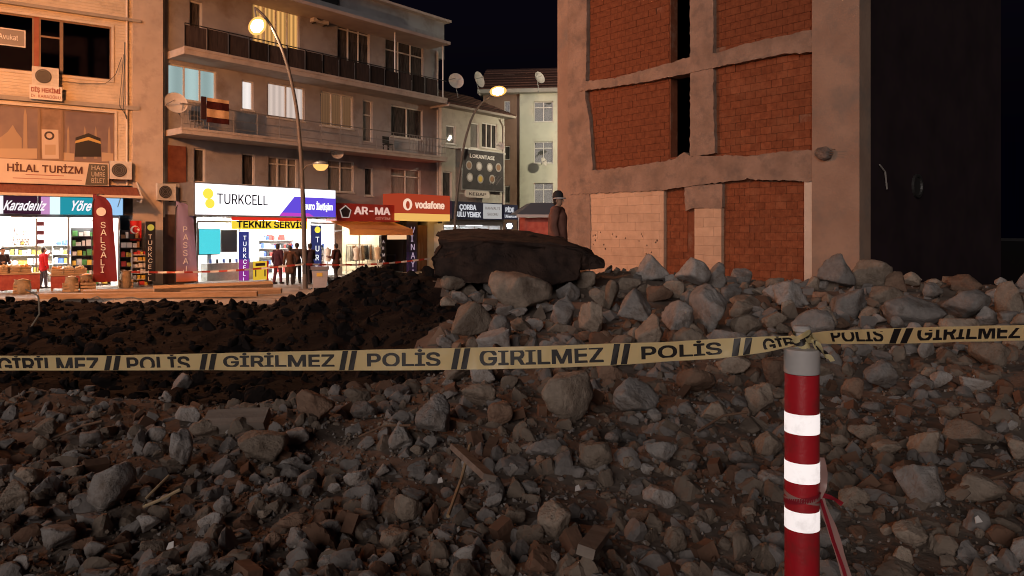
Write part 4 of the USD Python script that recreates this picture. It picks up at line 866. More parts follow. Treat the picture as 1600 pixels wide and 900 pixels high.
obj('edge', B(w, w + 0.08, 0, 0.05, 0.0, h), emit('poster_red', (0.7, 0.03, 0.02), 0.5), o)
shelf_unit(FB, px_x(405, 5.2), 5.2, FL, 3.2, 2.2, 0.35, 5, 'phone accessory shelf along the back of the phone shop', (3, 3, 2, 0, 6), seed=3)
shelf_unit(FB, px_x(500, 2.4), 2.4, FL, 0.9, 1.7, 0.3, 5, 'white rack of boxes at the right end of the phone shop', (3, 3, 2, 6), seed=8)
# AR-MA shop
o, w, h, rr = sign(FB, 526, 624, 319, 346, 0.5, 'red sign with pentagon badge over the clothes shop')
redp = plain('sign_red', (0.50, 0.045, 0.03), 0.45); ARL = emit('sign_pink_letters', (1.0, 0.62, 0.52), 0.75)
obj('panel', B(0, w, 0, 0.9, 0, h), redp, o)
obj('lettering', MB().text('AR-MA', w * 0.26, h * 0.42, h * 0.40, -0.002, width=w * 0.58, bold=True, depth=0.03), ARL, o)
obj('lettering', MB().text('GİYİM', w * 0.60, h * 0.1, h * 0.16, -0.002, width=w * 0.24, depth=0.02), emit('sign_small_letters', (0.9, 0.3, 0.2), 0.5), o)
pent = Polygon([(w * 0.13 + h * 0.42 * math.sin(a), h * 0.5 + h * 0.40 * math.cos(a)) for a in np.arange(5) * 2 * math.pi / 5])
obj('badge', MB().prism(pent.difference(pent.buffer(-0.05)), -0.025, -0.002), emit('badge_pale', (0.9, 0.7, 0.6), 0.45), o)
obj('badge_emblem', MB().prism(pent.buffer(-0.055), -0.015, -0.002).box(w * 0.10, w * 0.16, -0.022, -0.016, h * 0.3, h * 0.36), dark_letters, o)
x0, x1, z0, z1 = FB.r(538, 637, 346, 362, 0.2)
o = FB.thing('shop_awning', 'orange awning lit from below over the clothes shop', 'awning', x0, 0.0, z0)
cl2 = usdkit.material(stage, L('awning_cloth'), {'d': ('principled_bsdf', {'base_color': (0.62, 0.30, 0.14), 'roughness': 0.8}), 't': ('translucent_bsdf', {'color': (0.95, 0.55, 0.25)}), 'm': ('mix_closure', {'fac': 0.5})}, [('d.BSDF', 'm.closure1'), ('t.BSDF', 'm.closure2')], 'm.closure')
w, h = x1 - x0, z1 - z0
obj('canopy', MB().hexa([(0, -0.2, 0.12), (w, -0.2, 0.12), (w, 1.4, h), (0, 1.4, h)], [(0, -0.2, 0.135), (w, -0.2, 0.135), (w, 1.4, h + 0.015), (0, 1.4, h + 0.015)]), cl2, o)
obj('valance', B(0, w, -0.22, -0.205, -0.18, 0.13), cl2, o)
for q in (0.02, 0.5, 0.98): obj('arm', MB().tube([(w * q, 1.4, 0.0), (w * q, -0.18, 0.1)], 0.02, 6), grey_metal, o)
for k_, (p, yy, lab, q) in enumerate(((541, 2.2, 'rack of pale clothes at the left of the clothes shop window', 3), (556, 2.4, 'rack of dark and pale clothes in the middle of the clothes shop window', 6), (574, 2.3, 'rack of clothes at the right of the clothes shop window', 5))):
    o = FB.thing('clothes_rack', lab, 'clothes rack', px_x(p, yy), yy, FL, 'clothes racks in the shop window')
    obj('rail', MB().tube([(0, 0, 1.55), (1.1, 0, 1.55)], 0.018, 6).tube([(0, 0, 0), (0, 0, 1.55)], 0.018, 6).tube([(1.1, 0, 0), (1.1, 0, 1.55)], 0.018, 6), grey_metal, o)
    for z_ in range(7):
        x = 0.12 + z_ * 0.14; l = 0.7 + 0.2 * rng.random()
        obj('garment', MB().hexa([(x - 0.03, -0.22, 1.5 - l), (x + 0.05, -0.22, 1.5 - l), (x + 0.05, 0.22, 1.5 - l), (x - 0.03, 0.22, 1.5 - l)], [(x - 0.01, -0.18, 1.5), (x + 0.02, -0.18, 1.5), (x + 0.02, 0.18, 1.5), (x - 0.01, 0.18, 1.5)]), GOODS[[q, 3, 5, 6][z_ % 4]], o)
def mannequin(x, y, z, label, m):
    o = FB.thing('mannequin', label, 'mannequin', x, y, z, 'mannequins before the shops')
    obj('torso', MB().lathe([(0.13, 0.75), (0.17, 0.85), (0.12, 1.02), (0.19, 1.28), (0.17, 1.38), (0.05, 1.44), (0.04, 1.5)], n=16), m, o, 50)
    obj('pole', MB().tube([(0, 0, 0.02), (0, 0, 0.75)], 0.02, 8), grey_metal, o); obj('foot', MB().lathe([(0.2, 0), (0.19, 0.03), (0, 0.035)], n=16), grey_metal, o)
mannequin(px_x(512, 0.6), 0.6, FL, 'white clothed bust form standing right of the phone shop', plain('bust_white', (0.8, 0.76, 0.66), 0.7))
mannequin(px_x(557, 0.9), 0.9, FL, 'pale bust form standing before the clothes shop window', plain('bust_cream', (0.7, 0.6, 0.45), 0.7))
mannequin(px_x(590, 0.9), 0.9, FL, 'cream bust form at the right end of the clothes shop window', plain('bust_sand', (0.7, 0.55, 0.35), 0.7))
# dark shop window with a lit strip
o = FB.thing('counter', 'dim glass counter in the dark shop window right of the clothes shop', 'counter', px_x(606, 2.4), 2.4, FL)
obj('cabinet', B(0, 1.6, 0, 0.5, 0, 0.9), plain('cabinet_dark', (0.06, 0.05, 0.05), 0.4), o); obj('top', B(0, 1.6, 0, 0.5, 0.902, 0.95), grey_metal, o)
x0, x1, z0, z1 = FB.r(603, 635, 366, 374, WY); o = FB.thing('light_strip', 'glowing strip sign across the dark shop window', 'sign', x0, WY - 0.1, z0)
obj('tube', B(0.05, x1 - x0, 0, 0.05, 0, z1 - z0), emit('strip_warm', (1.0, 0.6, 0.32), 0.9), o); obj('holder', B(0, x1 - x0 + 0.03, 0.052, 0.09, -0.02, z1 - z0 + 0.02), dark_metal, o)
pillar_sign(FB, 596, 602, 368, 412, 0.9, 'ARMA', 'narrow dark upright sign between the clothes shop and the dark window', (0.03, 0.015, 0.015), (0.03, 0.015, 0.015), None, emit('thin_letters', (0.8, 0.6, 0.55), 0.5), 0)
pillar_sign(FB, 639, 651, 347, 432, 0.9, 'VINAYA', 'purple upright sign under the left of the red phone sign', (0.035, 0.02, 0.06), (0.04, 0.03, 0.12), None, emit('thin_letters_lilac', (0.7, 0.5, 0.65), 0.6), 0)
# vodafone sign
o, w, h, rr = sign(FB, 623, 703, 304, 345, 0.15, 'bright red phone sign with ring logo right of the pentagon sign')
obj('panel', B(0, w, 0, 1.3, h * 0.27, h), emit('sign_red_lit', (0.75, 0.09, 0.035), 0.50), o)
obj('light_band', B(0, w, 0, 1.3, 0, h * 0.268), emit('sign_band_lit', (1.0, 0.55, 0.14), 0.85), o)
VL = emit('voda_letters', (1.0, 0.68, 0.5), 0.95)
obj('lettering', MB().text('vodafone', w * 0.30, h * 0.48, h * 0.26, -0.002, width=w * 0.58, bold=True, depth=0.03), VL, o)
ring = Point(w * 0.16, h * 0.6).buffer(h * 0.22, 16).difference(affinity.scale(Point(w * 0.165, h * 0.58).buffer(h * 0.13, 16), 0.8, 1.15))
obj('logo', MB().prism(ring, -0.03, -0.002), VL, o)
x0, x1, z0, z1 = FB.r(653, 667, 352, 440, WY); obj('door', B(x0, x1, WY, WY + 0.06, FL, z1), noisy('wood_door', (0.18, 0.08, 0.035), (0.26, 0.12, 0.05), 3, 0.6, 0.1, 20, stretch=(6, 1, 0.4)), apt)
x = px_x(507, -0.6)
# litter bin
g = ground_at(498, 456, 0.14); Yb = 27.6
bl = point(487, 452, Yb); br = point(512, 452, Yb); bz = point(500, 417, Yb)[2]
o = thing('litter_bin', 'grey litter box with a yellow notice at the kerb by the lamp post', 'litter bin', (bl[0], Yb, 0.14), 0.25)
w = br[0] - bl[0]; hb = bz - 0.14
obj('body', MB().hexa([(0.06, 0, 0.12), (w - 0.06, 0, 0.12), (w - 0.06, 0.4, 0.12), (0.06, 0.4, 0.12)], [(0, 0, hb - 0.12), (w, 0, hb - 0.12), (w, 0.4, hb - 0.12), (0, 0.4, hb - 0.12)]), noisy('bin_grey', (0.32, 0.32, 0.34), (0.4, 0.4, 0.42), 3, 0.5), o)
obj('lid', MB().box(-0.04, w + 0.04, -0.04, 0.44, hb - 0.118, hb), noisy('bin_lid', (0.16, 0.15, 0.17), (0.2, 0.19, 0.2), 3, 0.5), o); obj('notice', B(w * 0.3, w * 0.65, -0.012, -0.002, hb * 0.6, hb * 0.75), plain('notice_yellow', (0.7, 0.5, 0.08), 0.5), o)
for q in (0.08, w - 0.14): obj('leg', B(q, q + 0.06, 0.15, 0.25, 0, 0.118), dark_metal, o)
feather_flag(FA, 274, 308, 314, 442, -0.4, (0.38, 0.30, 0.46), (0.75, 0.22, 0.08), 'PASSAJ', 'lilac feather flag at the left end of the phone shop')

# ------------------------------------------------------------------ eating house right of it
o_ = FC.thing('eating_house', 'low pale eating house with a dark menu banner', 'building')
cx0, cx1 = FC.at(690, 260)[0], FC.at(788, 260)[0]
pale = noisy('pale_plaster', (0.44, 0.42, 0.36), (0.52, 0.5, 0.43), 1.0, 0.9, 0.2, 14, stain=((0.34, 0.31, 0.27), 1.2), spec=0.2)
hs = []
for p0, p1, t, b, c in ((697, 712, 196, 225, 1), (735, 749, 192, 232, 1), (753, 777, 193, 232, 3)): hs.append(window(FC, o_, p0, p1, t, b, 0, c, 0, old_glass, net if c == 1 else dark_room, 0.07))
hs.append(window(FC, o_, 692, 706, 268, 312, 0, 1, 0, None, dark_room, 0.06))
zc = FC.at(740, 346, 0)[1]; zc2 = FC.at(735, 176, 0)[1]
obj('wall', MB().prism(rect(cx0, cx1, zc, zc2).difference(union_all(hs)), 0, 0.25).box(cx1 - 0.2, cx1, 0.25, 8, 0, zc2).box(cx0, cx1, 8, 8.2, 0, zc2), pale, o_)
obj('eave', MB().hexa([(cx0 - 0.1, -0.7, zc2), (cx1 + 0.3, -0.7, zc2), (cx1 + 0.3, 8.3, zc2), (cx0 - 0.1, 8.3, zc2)], [(cx0 - 0.1, -0.75, zc2 + 0.12), (cx1 + 0.35, -0.75, zc2 + 0.12), (cx1 + 0.35, 8.3, zc2 + 0.12), (cx0 - 0.1, 8.3, zc2 + 0.12)]), noisy('eave_plaster', (0.36, 0.32, 0.28), (0.44, 0.4, 0.36), 1.5, 0.9), o_)
tile_mat = noisy('dark_roof_tile', (0.07, 0.035, 0.028), (0.11, 0.055, 0.042), 6, 0.9, 0.3, 40, vary=('object', 0.3))
rx0, rx1 = cx0 - 0.1, cx1 + 0.35
for q in range(7): obj('roof_tile_row', MB().hexa([(rx0, -0.75 + q * 0.62, zc2 + 0.13 + q * 0.26), (rx1, -0.75 + q * 0.62, zc2 + 0.13 + q * 0.26), (rx1, 0.0 + q * 0.62, zc2 + 0.42 + q * 0.26), (rx0, 0.0 + q * 0.62, zc2 + 0.42 + q * 0.26)],
       [(rx0, -0.77 + q * 0.62, zc2 + 0.19 + q * 0.26), (rx1, -0.77 + q * 0.62, zc2 + 0.19 + q * 0.26), (rx1, 0.0 + q * 0.62, zc2 + 0.46 + q * 0.26), (rx0, 0.0 + q * 0.62, zc2 + 0.46 + q * 0.26)]), tile_mat, o_)
obj('floor_band', B(cx0, cx1, -0.12, -0.003, FC.at(740, 236, 0)[1], FC.at(740, 233, 0)[1]), off_white, o_)
obj('downpipe', MB().tube([(cx1 - 0.15, -0.09, zc), (cx1 - 0.15, -0.09, zc2 - 0.5), (cx1 - 0.5, -0.09, zc2 - 0.1)], 0.05, 8), off_white, o_)
lit_room(FC, o_, cx0 + 0.3, cx1 - 0.3, 0.1, 4.5, FL, zc - 0.2, 40.0, (0.6, 0.58, 0.55), 2, 2, (0.85, 0.92, 1.0), 'cool')
f_ = obj('shop_window', B(cx0 + 0.1, cx1 - 0.1, 0.0, 0.06, zc - 0.25, zc - 0.003), white_frame, o_)
for q in range(5): x = cx0 + 0.15 + (cx1 - cx0 - 0.3) * q / 4; obj('mullion', B(x - 0.03, x + 0.03, 0.0, 0.06, FL, zc - 0.252), white_frame, f_)
# menu banner
o, w, h, rr = sign(FC, 722, 786, 236, 297, -0.25, 'big dark menu banner with pictures of plates above the food sign', name='menu_banner')
obj('sheet', B(0, w, 0, 0.04, 0, h), noisy('banner_print', (0.035, 0.032, 0.035), (0.06, 0.055, 0.055), 2, 0.6), o)
obj('frame', MB().prism(rect(-0.05, w + 0.05, -0.05, h + 0.05).difference(rect(0, w, 0, h)), -0.02, 0.06), grey_metal, o)
obj('lettering', MB().text('LOKANTASI', w * 0.18, h * 0.80, h * 0.09, -0.002, width=w * 0.6, bold=True, depth=0.01), white_letters, o)
for px_, pz_, cc in ((0.16, 0.60, 5), (0.40, 0.60, 3), (0.66, 0.60, 3), (0.88, 0.62, 5), (0.18, 0.30, 3), (0.43, 0.28, 1), (0.72, 0.30, 5)):
    pl = obj('plate', MB().lathe([(0, 0), (h * 0.115, 0), (h * 0.115, 0.008), (0, 0.008)], (w * px_, -0.002, h * pz_), 20, rot_to((0, -1, 0))), plain('print_plate', (0.35, 0.33, 0.3), 0.6), o)
    obj('food', MB().lathe([(0, 0.009), (h * 0.08, 0.009), (h * 0.07, 0.014), (0, 0.015)], (w * px_, -0.002, h * pz_), 14, rot_to((0, -1, 0))), GOODS[cc], pl)
for q in range(3): obj('skewer', bar_between((w * (0.66 + 0.08 * q), -0.015, h * 0.16), (w * (0.8 + 0.08 * q), -0.015, h * 0.38), 0.06, 0.01), plain('print_grey', (0.2, 0.19, 0.19), 0.6), o)
o, w, h, rr = sign(FC, 727, 765, 298, 309, -0.4, 'pale rounded label plate between menu banner and food sign', name='name_plate')
obj('plate', MB().prism(rect(h * 0.3, w - h * 0.3, h * 0.3, h * 0.7).buffer(h * 0.3), 0, 0.05), plain('plate_pale', (0.6, 0.56, 0.5), 0.5), o)
obj('lettering', MB().text('KEBAP', w * 0.15, h * 0.3, h * 0.42, -0.002, width=w * 0.7, depth=0.01), dark_letters, o)
navy = plain('sign_navy_panel', (0.018, 0.022, 0.06), 0.5)
o, w, h, rr = sign(FC, 706, 785, 316, 343, -0.6, 'dark blue food sign with pale panel at the eating house')
obj('panel', B(0, w, 0, 0.55, 0, h), navy, o); obj('pale_panel', B(w * 0.6, w * 0.98, -0.03, -0.002, h * 0.06, h * 0.94), emit('pale_panel_lit', (0.75, 0.72, 0.7), 0.55), o)
PL = emit('food_letters', (0.85, 0.85, 0.9), 0.7)
obj('lettering', MB().text('ÇORBA', w * 0.14, h * 0.55, h * 0.28, -0.002, width=w * 0.32, bold=True, depth=0.02), PL, o); obj('lettering', MB().text('SULU YEMEK', w * 0.05, h * 0.14, h * 0.28, -0.002, width=w * 0.5, bold=True, depth=0.02), PL, o)
obj('print', MB().text('KAHVALTI', w * 0.64, h * 0.6, h * 0.16, -0.031, width=w * 0.3, depth=0.01), plain('print_soft', (0.2, 0.19, 0.2), 0.6), o); obj('print', MB().text('SALONU', w * 0.68, h * 0.25, h * 0.16, -0.031, width=w * 0.22, depth=0.01), plain('print_soft', (0.2, 0.19, 0.2), 0.6), o)
o, w, h, rr = sign(FC, 787, 809, 320, 343, -0.6, 'small navy sign at the right end of the food sign')
obj('panel', B(0, w, 0, 0.3, 0, h), navy, o); obj('lettering', MB().text('PİDE', w * 0.12, h * 0.5, h * 0.3, -0.002, width=w * 0.6, bold=True, depth=0.02), PL, o); obj('lettering', MB().text('LAHMACUN', w * 0.08, h * 0.12, h * 0.2, -0.002, width=w * 0.8, depth=0.02), PL, o)
fl = point(796, 353, 38.0)
o = thing('floodlight', 'dazzling blue white floodlight behind the big dark slab', 'floodlight', fl)
obj('lens', MB().lathe([(0.14, 0.0), (0.12, 0.03), (0, 0.05)], (0, -0.07, 0), 20, rot_to((0, -1, 0.05))), emit('flood_white', (0.75, 0.85, 1.0), 40.0), o)
obj('housing', MB().box(-0.2, 0.2, -0.06, 0.12, -0.17, 0.17), dark_metal, o); obj('pole', MB().tube([(0, 0.06, -fl[2]), (0, 0.06, -0.17)], 0.04, 8), dark_metal, o)

# ------------------------------------------------------------------ pale house at the end of the street
o_ = FD.thing('pale_house', 'tall pale house with dark windows at the end of the street', 'building')
dm = noisy('pale_green_plaster', (0.55, 0.56, 0.46), (0.62, 0.63, 0.52), 0.6, 0.9, 0.1, 10, stain=((0.46, 0.45, 0.38), 0.7), spec=0.2)
hs = []
for t, b in ((158, 190), (221, 255), (286, 320)):
    hs.append(window(FD, o_, 834, 864, t, b, 0, 2, 0.3, None, plain('unlit_blind', (0.10, 0.105, 0.095), 0.9), 0.07, depth=0.18))
zd = FD.at(840, 146, 0)[1]
obj('wall', MB().prism(rect(0, 6.5, 0, zd).difference(union_all(hs)), 0, 0.3).box(6.3, 6.5, 0.3, 9, 0, zd).box(0, 6.5, 9, 9.2, 0, zd), dm, o_)
bw = noisy('brown_plaster', (0.24, 0.15, 0.11), (0.3, 0.2, 0.15), 0.8, 0.9, 0.1, 10)
xb = FD.at(786, 300, 0.3)[0]
hs = []
for t, b in ((158, 178), (228, 250), (290, 318)): hs.append(window(FD, o_, 788, 797, t, b, 0.3, 1, 0, None, plaster_dark, 0.06, bw if False else None, sill=False))
obj('stair_wall', MB().prism(rect(xb - 1.5, -0.005, 0, zd + 0.02).difference(union_all(hs)), 0.3, 0.6).box(xb - 1.5, xb - 1.3, 0.6, 9, 0, zd), bw, o_)
obj('eave', MB().box(xb - 1.8, 6.9, -0.5, 9.4, zd + 0.021, zd + 0.3), noisy('eave_grey', (0.34, 0.32, 0.29), (0.4, 0.38, 0.34), 1, 0.9), o_)
for q in range(8): obj('roof_tile_row', MB().hexa([(xb - 1.8, -0.5 + q * 0.55, zd + 0.31 + q * 0.3), (6.9, -0.5 + q * 0.55, zd + 0.31 + q * 0.3), (6.9, 0.2 + q * 0.55, zd + 0.6 + q * 0.3), (xb - 1.8, 0.2 + q * 0.55, zd + 0.6 + q * 0.3)],
       [(xb - 1.8, -0.52 + q * 0.55, zd + 0.38 + q * 0.3), (6.9, -0.52 + q * 0.55, zd + 0.38 + q * 0.3), (6.9, 0.2 + q * 0.55, zd + 0.65 + q * 0.3), (xb - 1.8, 0.2 + q * 0.55, zd + 0.65 + q * 0.3)]), tile_mat, o_)
x, z = FD.at(763, 120, 3); obj('chimney', B(FD.at(786, 118, 2.5)[0], FD.at(804, 118, 2.5)[0], 2.5, 3.3, zd + 1.0, zd + 2.0), bw, o_)
dish(point(712, 127, 44), (0.35, -0.9, 0.15), 0.46, 'white satellite dish on the dark roof right of the apartment house', (0.1, 0.5, -0.9))
dish(point(747, 125, 46), (0.8, -0.5, 0.2), 0.5, 'satellite dish on the roof seen nearly edge on', (0.1, 0.5, -0.9))
dish(point(781, 229, 44.3), (0.25, -0.9, 0.3), 0.26, 'small white satellite dish above the right end of the menu banner', (-0.15, 0.4, -0.1))
dish(point(849, 253, 52.5), (0.75, -0.55, 0.35), 0.32, 'white satellite dish between the windows of the pale house', (-0.1, 1.2, -0.1))
dish(point(842, 122, 50), (0.6, -0.7, 0.3), 0.42, 'dim satellite dish on the roof of the pale house', (0.0, 0.6, -0.9))
# tent-like stall at the foot of the pale house
o = thing('market_stall', 'red cloth stall under a dark canopy at the foot of the pale house', 'stall', (*point(812, 330, 33)[:2], 0), 0.15)
p = 3.0
obj('side_cloth', MB().prism(Polygon([(0, 0), (2.0, 0), (2.0, 2.95), (1.2, 3.05), (0.4, 3.0), (0, 3.05)]), 0, 0.03), noisy('stall_red', (0.42, 0.08, 0.06), (0.55, 0.15, 0.11), 3, 0.9, 0.3, 12), o)
obj('canopy', MB().hexa([(-0.2, -0.4, 3.15), (2.4, -0.4, 3.15), (2.4, 2.4, 3.15), (-0.2, 2.4, 3.15)], [(0.6, 0.4, 3.7), (1.7, 0.4, 3.7), (1.7, 1.6, 3.7), (0.6, 1.6, 3.7)]), plain('canopy_slate', (0.06, 0.08, 0.12), 0.7), o)
obj('canopy_edge', B(-0.21, 2.41, -0.42, -0.405, 3.02, 3.149), plain('canopy_edge', (0.45, 0.45, 0.47), 0.7), o)
for q in (-0.1, 2.3): obj('post', MB().tube([(q, -0.3, 0), (q, -0.3, 3.15)], 0.03, 8), grey_metal, o)
# ------------------------------------------------------------------ shop building on the left
abl = FA.thing('corner_building', 'orange lit building with ribbed siding above the goods shop on the left', 'building')
ax = lambda px, y=0.0: FA.at(px, 200, y)[0]
aL, aP, aR = ax(-120), ax(207), ax(254)
zA = FA.at(100, 287, 0)[1]
sid = noisy('siding', (0.56, 0.47, 0.35), (0.66, 0.56, 0.43), 1.2, 0.75, 0.05, 30, stain=((0.40, 0.33, 0.25), 1.0), spec=0.3)
pier_m = noisy('smooth_render', (0.42, 0.35, 0.29), (0.5, 0.42, 0.35), 0.9, 0.9, 0.15, 12, stain=((0.34, 0.28, 0.24), 1.2), spec=0.2)
u0, u1, uz0, uz1 = FA.r(-90, 174, 24, 112, 0); l0, l1, lz0, lz1 = FA.r(-90, 179, 166, 250, 0)
ops = [rect(u0, u1, uz0, uz1), rect(l0, l1, lz0, lz1)]
obj('wall', MB().prism(rect(aL, aP, zA, 14).difference(union_all(ops)), 0.03, 0.3), pier_m, abl)
sdm = MB(); z = zA
while z < 12.4:
    st = sbox(aL, z, aP, z + 0.118).difference(union_all([q.buffer(0.09, join_style=2) for q in ops]))
    for g in polys(st):
        a, b, c, d = g.bounds
        if d - b < 0.02: continue
        sdm.hexa([(a, -0.022, b), (c, -0.022, b), (c, 0.028, b), (a, 0.028, b)], [(a, -0.004, d), (c, -0.004, d), (c, 0.028, d), (a, 0.028, d)])
    z += 0.12
obj('siding', sdm, sid, abl, kind='stuff')
obj('pier', MB().box(aP, aR, -0.12, 1.2, 0, 14), pier_m, abl)
obj('side_wall', MB().box(aL, aR, 8, 8.2, 0, 14).box(aR - 0.2, aR, 1.2, 8, 0, 14).box(aL, aL + 0.2, 0.3, 8, 0, 14), pier_m, abl)
for za_, zb_ in ((uz0 - 0.4, uz0 - 0.2), (zA - 0.02, zA + 0.15), (13.8, 14)): obj('floor_slab', B(aL + 0.2, aR - 0.2, 0.31, 8, za_, zb_), plaster_dark, abl)
for k_, q in enumerate(ops):
    a, b, c, d = q.bounds; obj('window_surround', MB().prism(q.buffer(0.09, join_style=2).difference(q), -0.045, 0.03), noisy('trim_pale', (0.58, 0.5, 0.4), (0.64, 0.56, 0.46), 3, 0.7), abl)
zl = FA.at(100, 161, 0)[1]
obj('ledge', B(aL, aP + 0.25, -0.16, -0.025, zl - 0.07, zl + 0.1), noisy('ledge_grey', (0.3, 0.27, 0.23), (0.37, 0.33, 0.28), 2, 0.8), abl)
zl2 = FA.at(100, 20, 0)[1]; obj('ledge', B(aL, aP + 0.3, -0.2, -0.025, zl2, zl2 + 0.12), noisy('ledge_grey', (0.3, 0.27, 0.23), (0.37, 0.33, 0.28), 2, 0.8), abl)
# upper window band: dark panes with frames
def frame_at(px0, px1, t, b, y, fr, name, mat, pane):
    x0, x1, z0, z1 = FA.r(px0, px1, t, b, y); q = rect(x0, x1, z0, z1); inn = q.buffer(-fr, join_style=2)
    w_ = obj('window', MB().prism(q.difference(inn), y, y + 0.07), mat, abl); a, bb, c, d = inn.bounds
    obj('pane', B(a, c, y + 0.03, y + 0.04, bb, d), pane, w_); return w_
brown_frame = plain('brown_frame', (0.22, 0.14, 0.09), 0.5); night_pane = glass('night_pane', (0.5, 0.5, 0.6))
for p0, p1 in ((-90, 53), (53, 61), (61, 96), (96, 174)):
    x0, x1 = ax(p0, 0.08), ax(p1, 0.08); inn = rect(x0 + 0.06, x1 - 0.06, uz0 + 0.06, uz1 - 0.06)
    if p0 == 53: obj('mullion', B(x0, x1, 0.06, 0.2, uz0, uz1), noisy('red_post', (0.28, 0.08, 0.05), (0.35, 0.12, 0.07), 3, 0.6), abl); continue
    w_ = obj('window', MB().prism(rect(x0, x1, uz0, uz1).difference(inn if p0 != 61 else union_all([rect(x0 + 0.06, x1 - 0.06, uz0 + 0.06, uz1 - 0.75), rect(x0 + 0.06, x1 - 0.06, uz1 - 0.68, uz1 - 0.06)])), 0.08, 0.15), brown_frame, abl)
    obj('pane', B(x0 + 0.06, x1 - 0.06, 0.11, 0.12, uz0 + 0.06, uz1 - 0.06), night_pane, w_)
# lower window band: printed panels
print_sky = noisy('print_dusk', (0.17, 0.125, 0.125), (0.25, 0.18, 0.155), 0.8, 0.5)
def panel(p0, p1, mat):
    x0, x1 = ax(p0, 0.08), ax(p1, 0.08)
    w_ = obj('window', MB().prism(rect(x0, x1, lz0, lz1).difference(rect(x0 + 0.05, x1 - 0.05, lz0 + 0.05, lz1 - 0.05)), 0.06, 0.15), brown_frame, abl)
    obj('printed_panel', B(x0 + 0.05, x1 - 0.05, 0.09, 0.1, lz0 + 0.05, lz1 - 0.05), mat, w_); return w_, x0, x1
pb, pt, pg = plain('print_black', (0.015, 0.013, 0.014), 0.5), plain('print_tan', (0.34, 0.24, 0.16), 0.5), plain('print_sand', (0.45, 0.33, 0.22), 0.5)
w_, x0, x1 = panel(-90, 61, print_sky); wd = x1 - x0
def pr(px, py): return FA.at(px, py, 0.09)
def shape(pts, mat, wnd, d=0.006): obj('print', MB().prism(Polygon([pr(*p) for p in pts]).buffer(0), 0.088 - d, 0.088), mat, wnd)
shape([(0, 232), (0, 215), (12, 206), (20, 195), (26, 206), (34, 216), (34, 232)], pt, w_); shape([(36, 232), (37, 180), (39, 168), (42, 180), (43, 232)], pt, w_, 0.008); shape([(-60, 248), (-60, 232), (58, 232), (58, 248)], pg, w_)
w_, x0, x1 = panel(61, 97, noisy('print_brown', (0.2, 0.13, 0.09), (0.3, 0.2, 0.14), 2, 0.5))
shape([(66, 248), (65, 202), (91, 203), (92, 248)], plain('print_card', (0.55, 0.45, 0.36), 0.5), w_)
ring2 = Point(*pr(77, 212)).buffer(0.17, 12).difference(Point(*pr(77, 212)).buffer(0.1, 12)); obj('print', MB().prism(ring2, 0.072, 0.080), dark_letters, w_)
shape([(70, 242), (70, 226), (87, 226), (87, 242)], pg, w_, 0.012)
w_, x0, x1 = panel(97, 179, print_sky)
shape([(117, 245), (118, 215), (138, 208), (157, 216), (158, 245)], pb, w_, 0.008); shape([(117, 224), (118, 220), (138, 214), (157, 221), (158, 225), (138, 219)], plain('print_gold', (0.5, 0.34, 0.1), 0.5), w_, 0.012)
for px_ in (104, 130, 147, 168): shape([(px_, 248), (px_ + 1, 204), (px_ + 2.5, 197), (px_ + 4, 204), (px_ + 5, 248)], pt, w_, 0.005)
shape([(98, 251), (98, 238), (116, 240), (116, 251)], pg, w_); shape([(159, 252), (159, 238), (177, 240), (177, 252)], pg, w_)
ac_unit(FA, 50, 92, 105, 134, -0.34, 'cooling unit with dark fan above the dentist plate', 0.3)
ac_unit(FA, 172, 206, 252, 280, -0.38, 'cooling unit at the right end of the travel sign', 0.32)
o, w, h, rr = sign(FA, 46, 97, 134, 156, -0.4, 'white dentist plate under the cooling unit', name='name_plate')
obj('plate', B(0, w, 0, 0.04, 0, h), plain('plate_white', (0.66, 0.62, 0.58), 0.5), o); RL = plain('plate_red', (0.25, 0.04, 0.03), 0.5)
obj('lettering', MB().text('DİŞ HEKİMİ', w * 0.05, h * 0.52, h * 0.30, -0.002, width=w * 0.9, bold=True, depth=0.01), RL, o); obj('lettering', MB().text('Dr. KARAOĞLU', w * 0.05, h * 0.12, h * 0.22, -0.002, width=w * 0.9, depth=0.01), RL, o)
o, w, h, rr = sign(FA, -12, 38, 46, 70, -0.06, 'small white framed plate on the upper left dark window', name='name_plate')
obj('plate', B(0, w, 0, 0.03, 0, h), plain('plate_grey', (0.25, 0.22, 0.2), 0.5), o); obj('frame', MB().prism(rect(-0.04, w + 0.04, -0.04, h + 0.04).difference(rect(0, w, 0, h)), -0.02, 0.035), plain('plate_white', (0.66, 0.62, 0.58), 0.5), o)
obj('lettering', MB().text('Avukat', w * 0.2, h * 0.35, h * 0.34, -0.002, width=w * 0.6, depth=0.008), white_letters, o)
o, w, h, rr = sign(FA, -60, 170, 250, 287, -0.22, 'cream travel agency sign with dark slanted end above the awning')
cream = noisy('sign_cream', (0.62, 0.52, 0.42), (0.68, 0.58, 0.47), 1, 0.5)
obj('panel', B(0, w, 0, 0.18, 0, h), cream, o); X_ = lambda px: FA.at(px, 268, -0.22)[0] - rr[0]
obj('lettering', MB().text('HİLAL TURİZM', X_(11), h * 0.50, h * 0.29, -0.002, width=X_(129) - X_(11), bold=True, depth=0.02), plain('letters_brown', (0.10, 0.035, 0.03), 0.5), o)
obj('subline', MB().box(X_(40), X_(100), -0.006, -0.002, h * 0.36, h * 0.39).box(X_(20), X_(128), -0.006, -0.002, h * 0.20, h * 0.225), plain('letters_red', (0.35, 0.09, 0.06), 0.5), o)
obj('slanted_panel', MB().prism(Polygon([(X_(133), 0.02), (X_(168), 0.02), (X_(168), h * 0.95), (X_(139), h * 0.95)]), -0.02, -0.002), noisy('slant_green', (0.09, 0.08, 0.06), (0.12, 0.105, 0.08), 2, 0.5), o)
SL = plain('letters_pale', (0.55, 0.47, 0.38), 0.5)
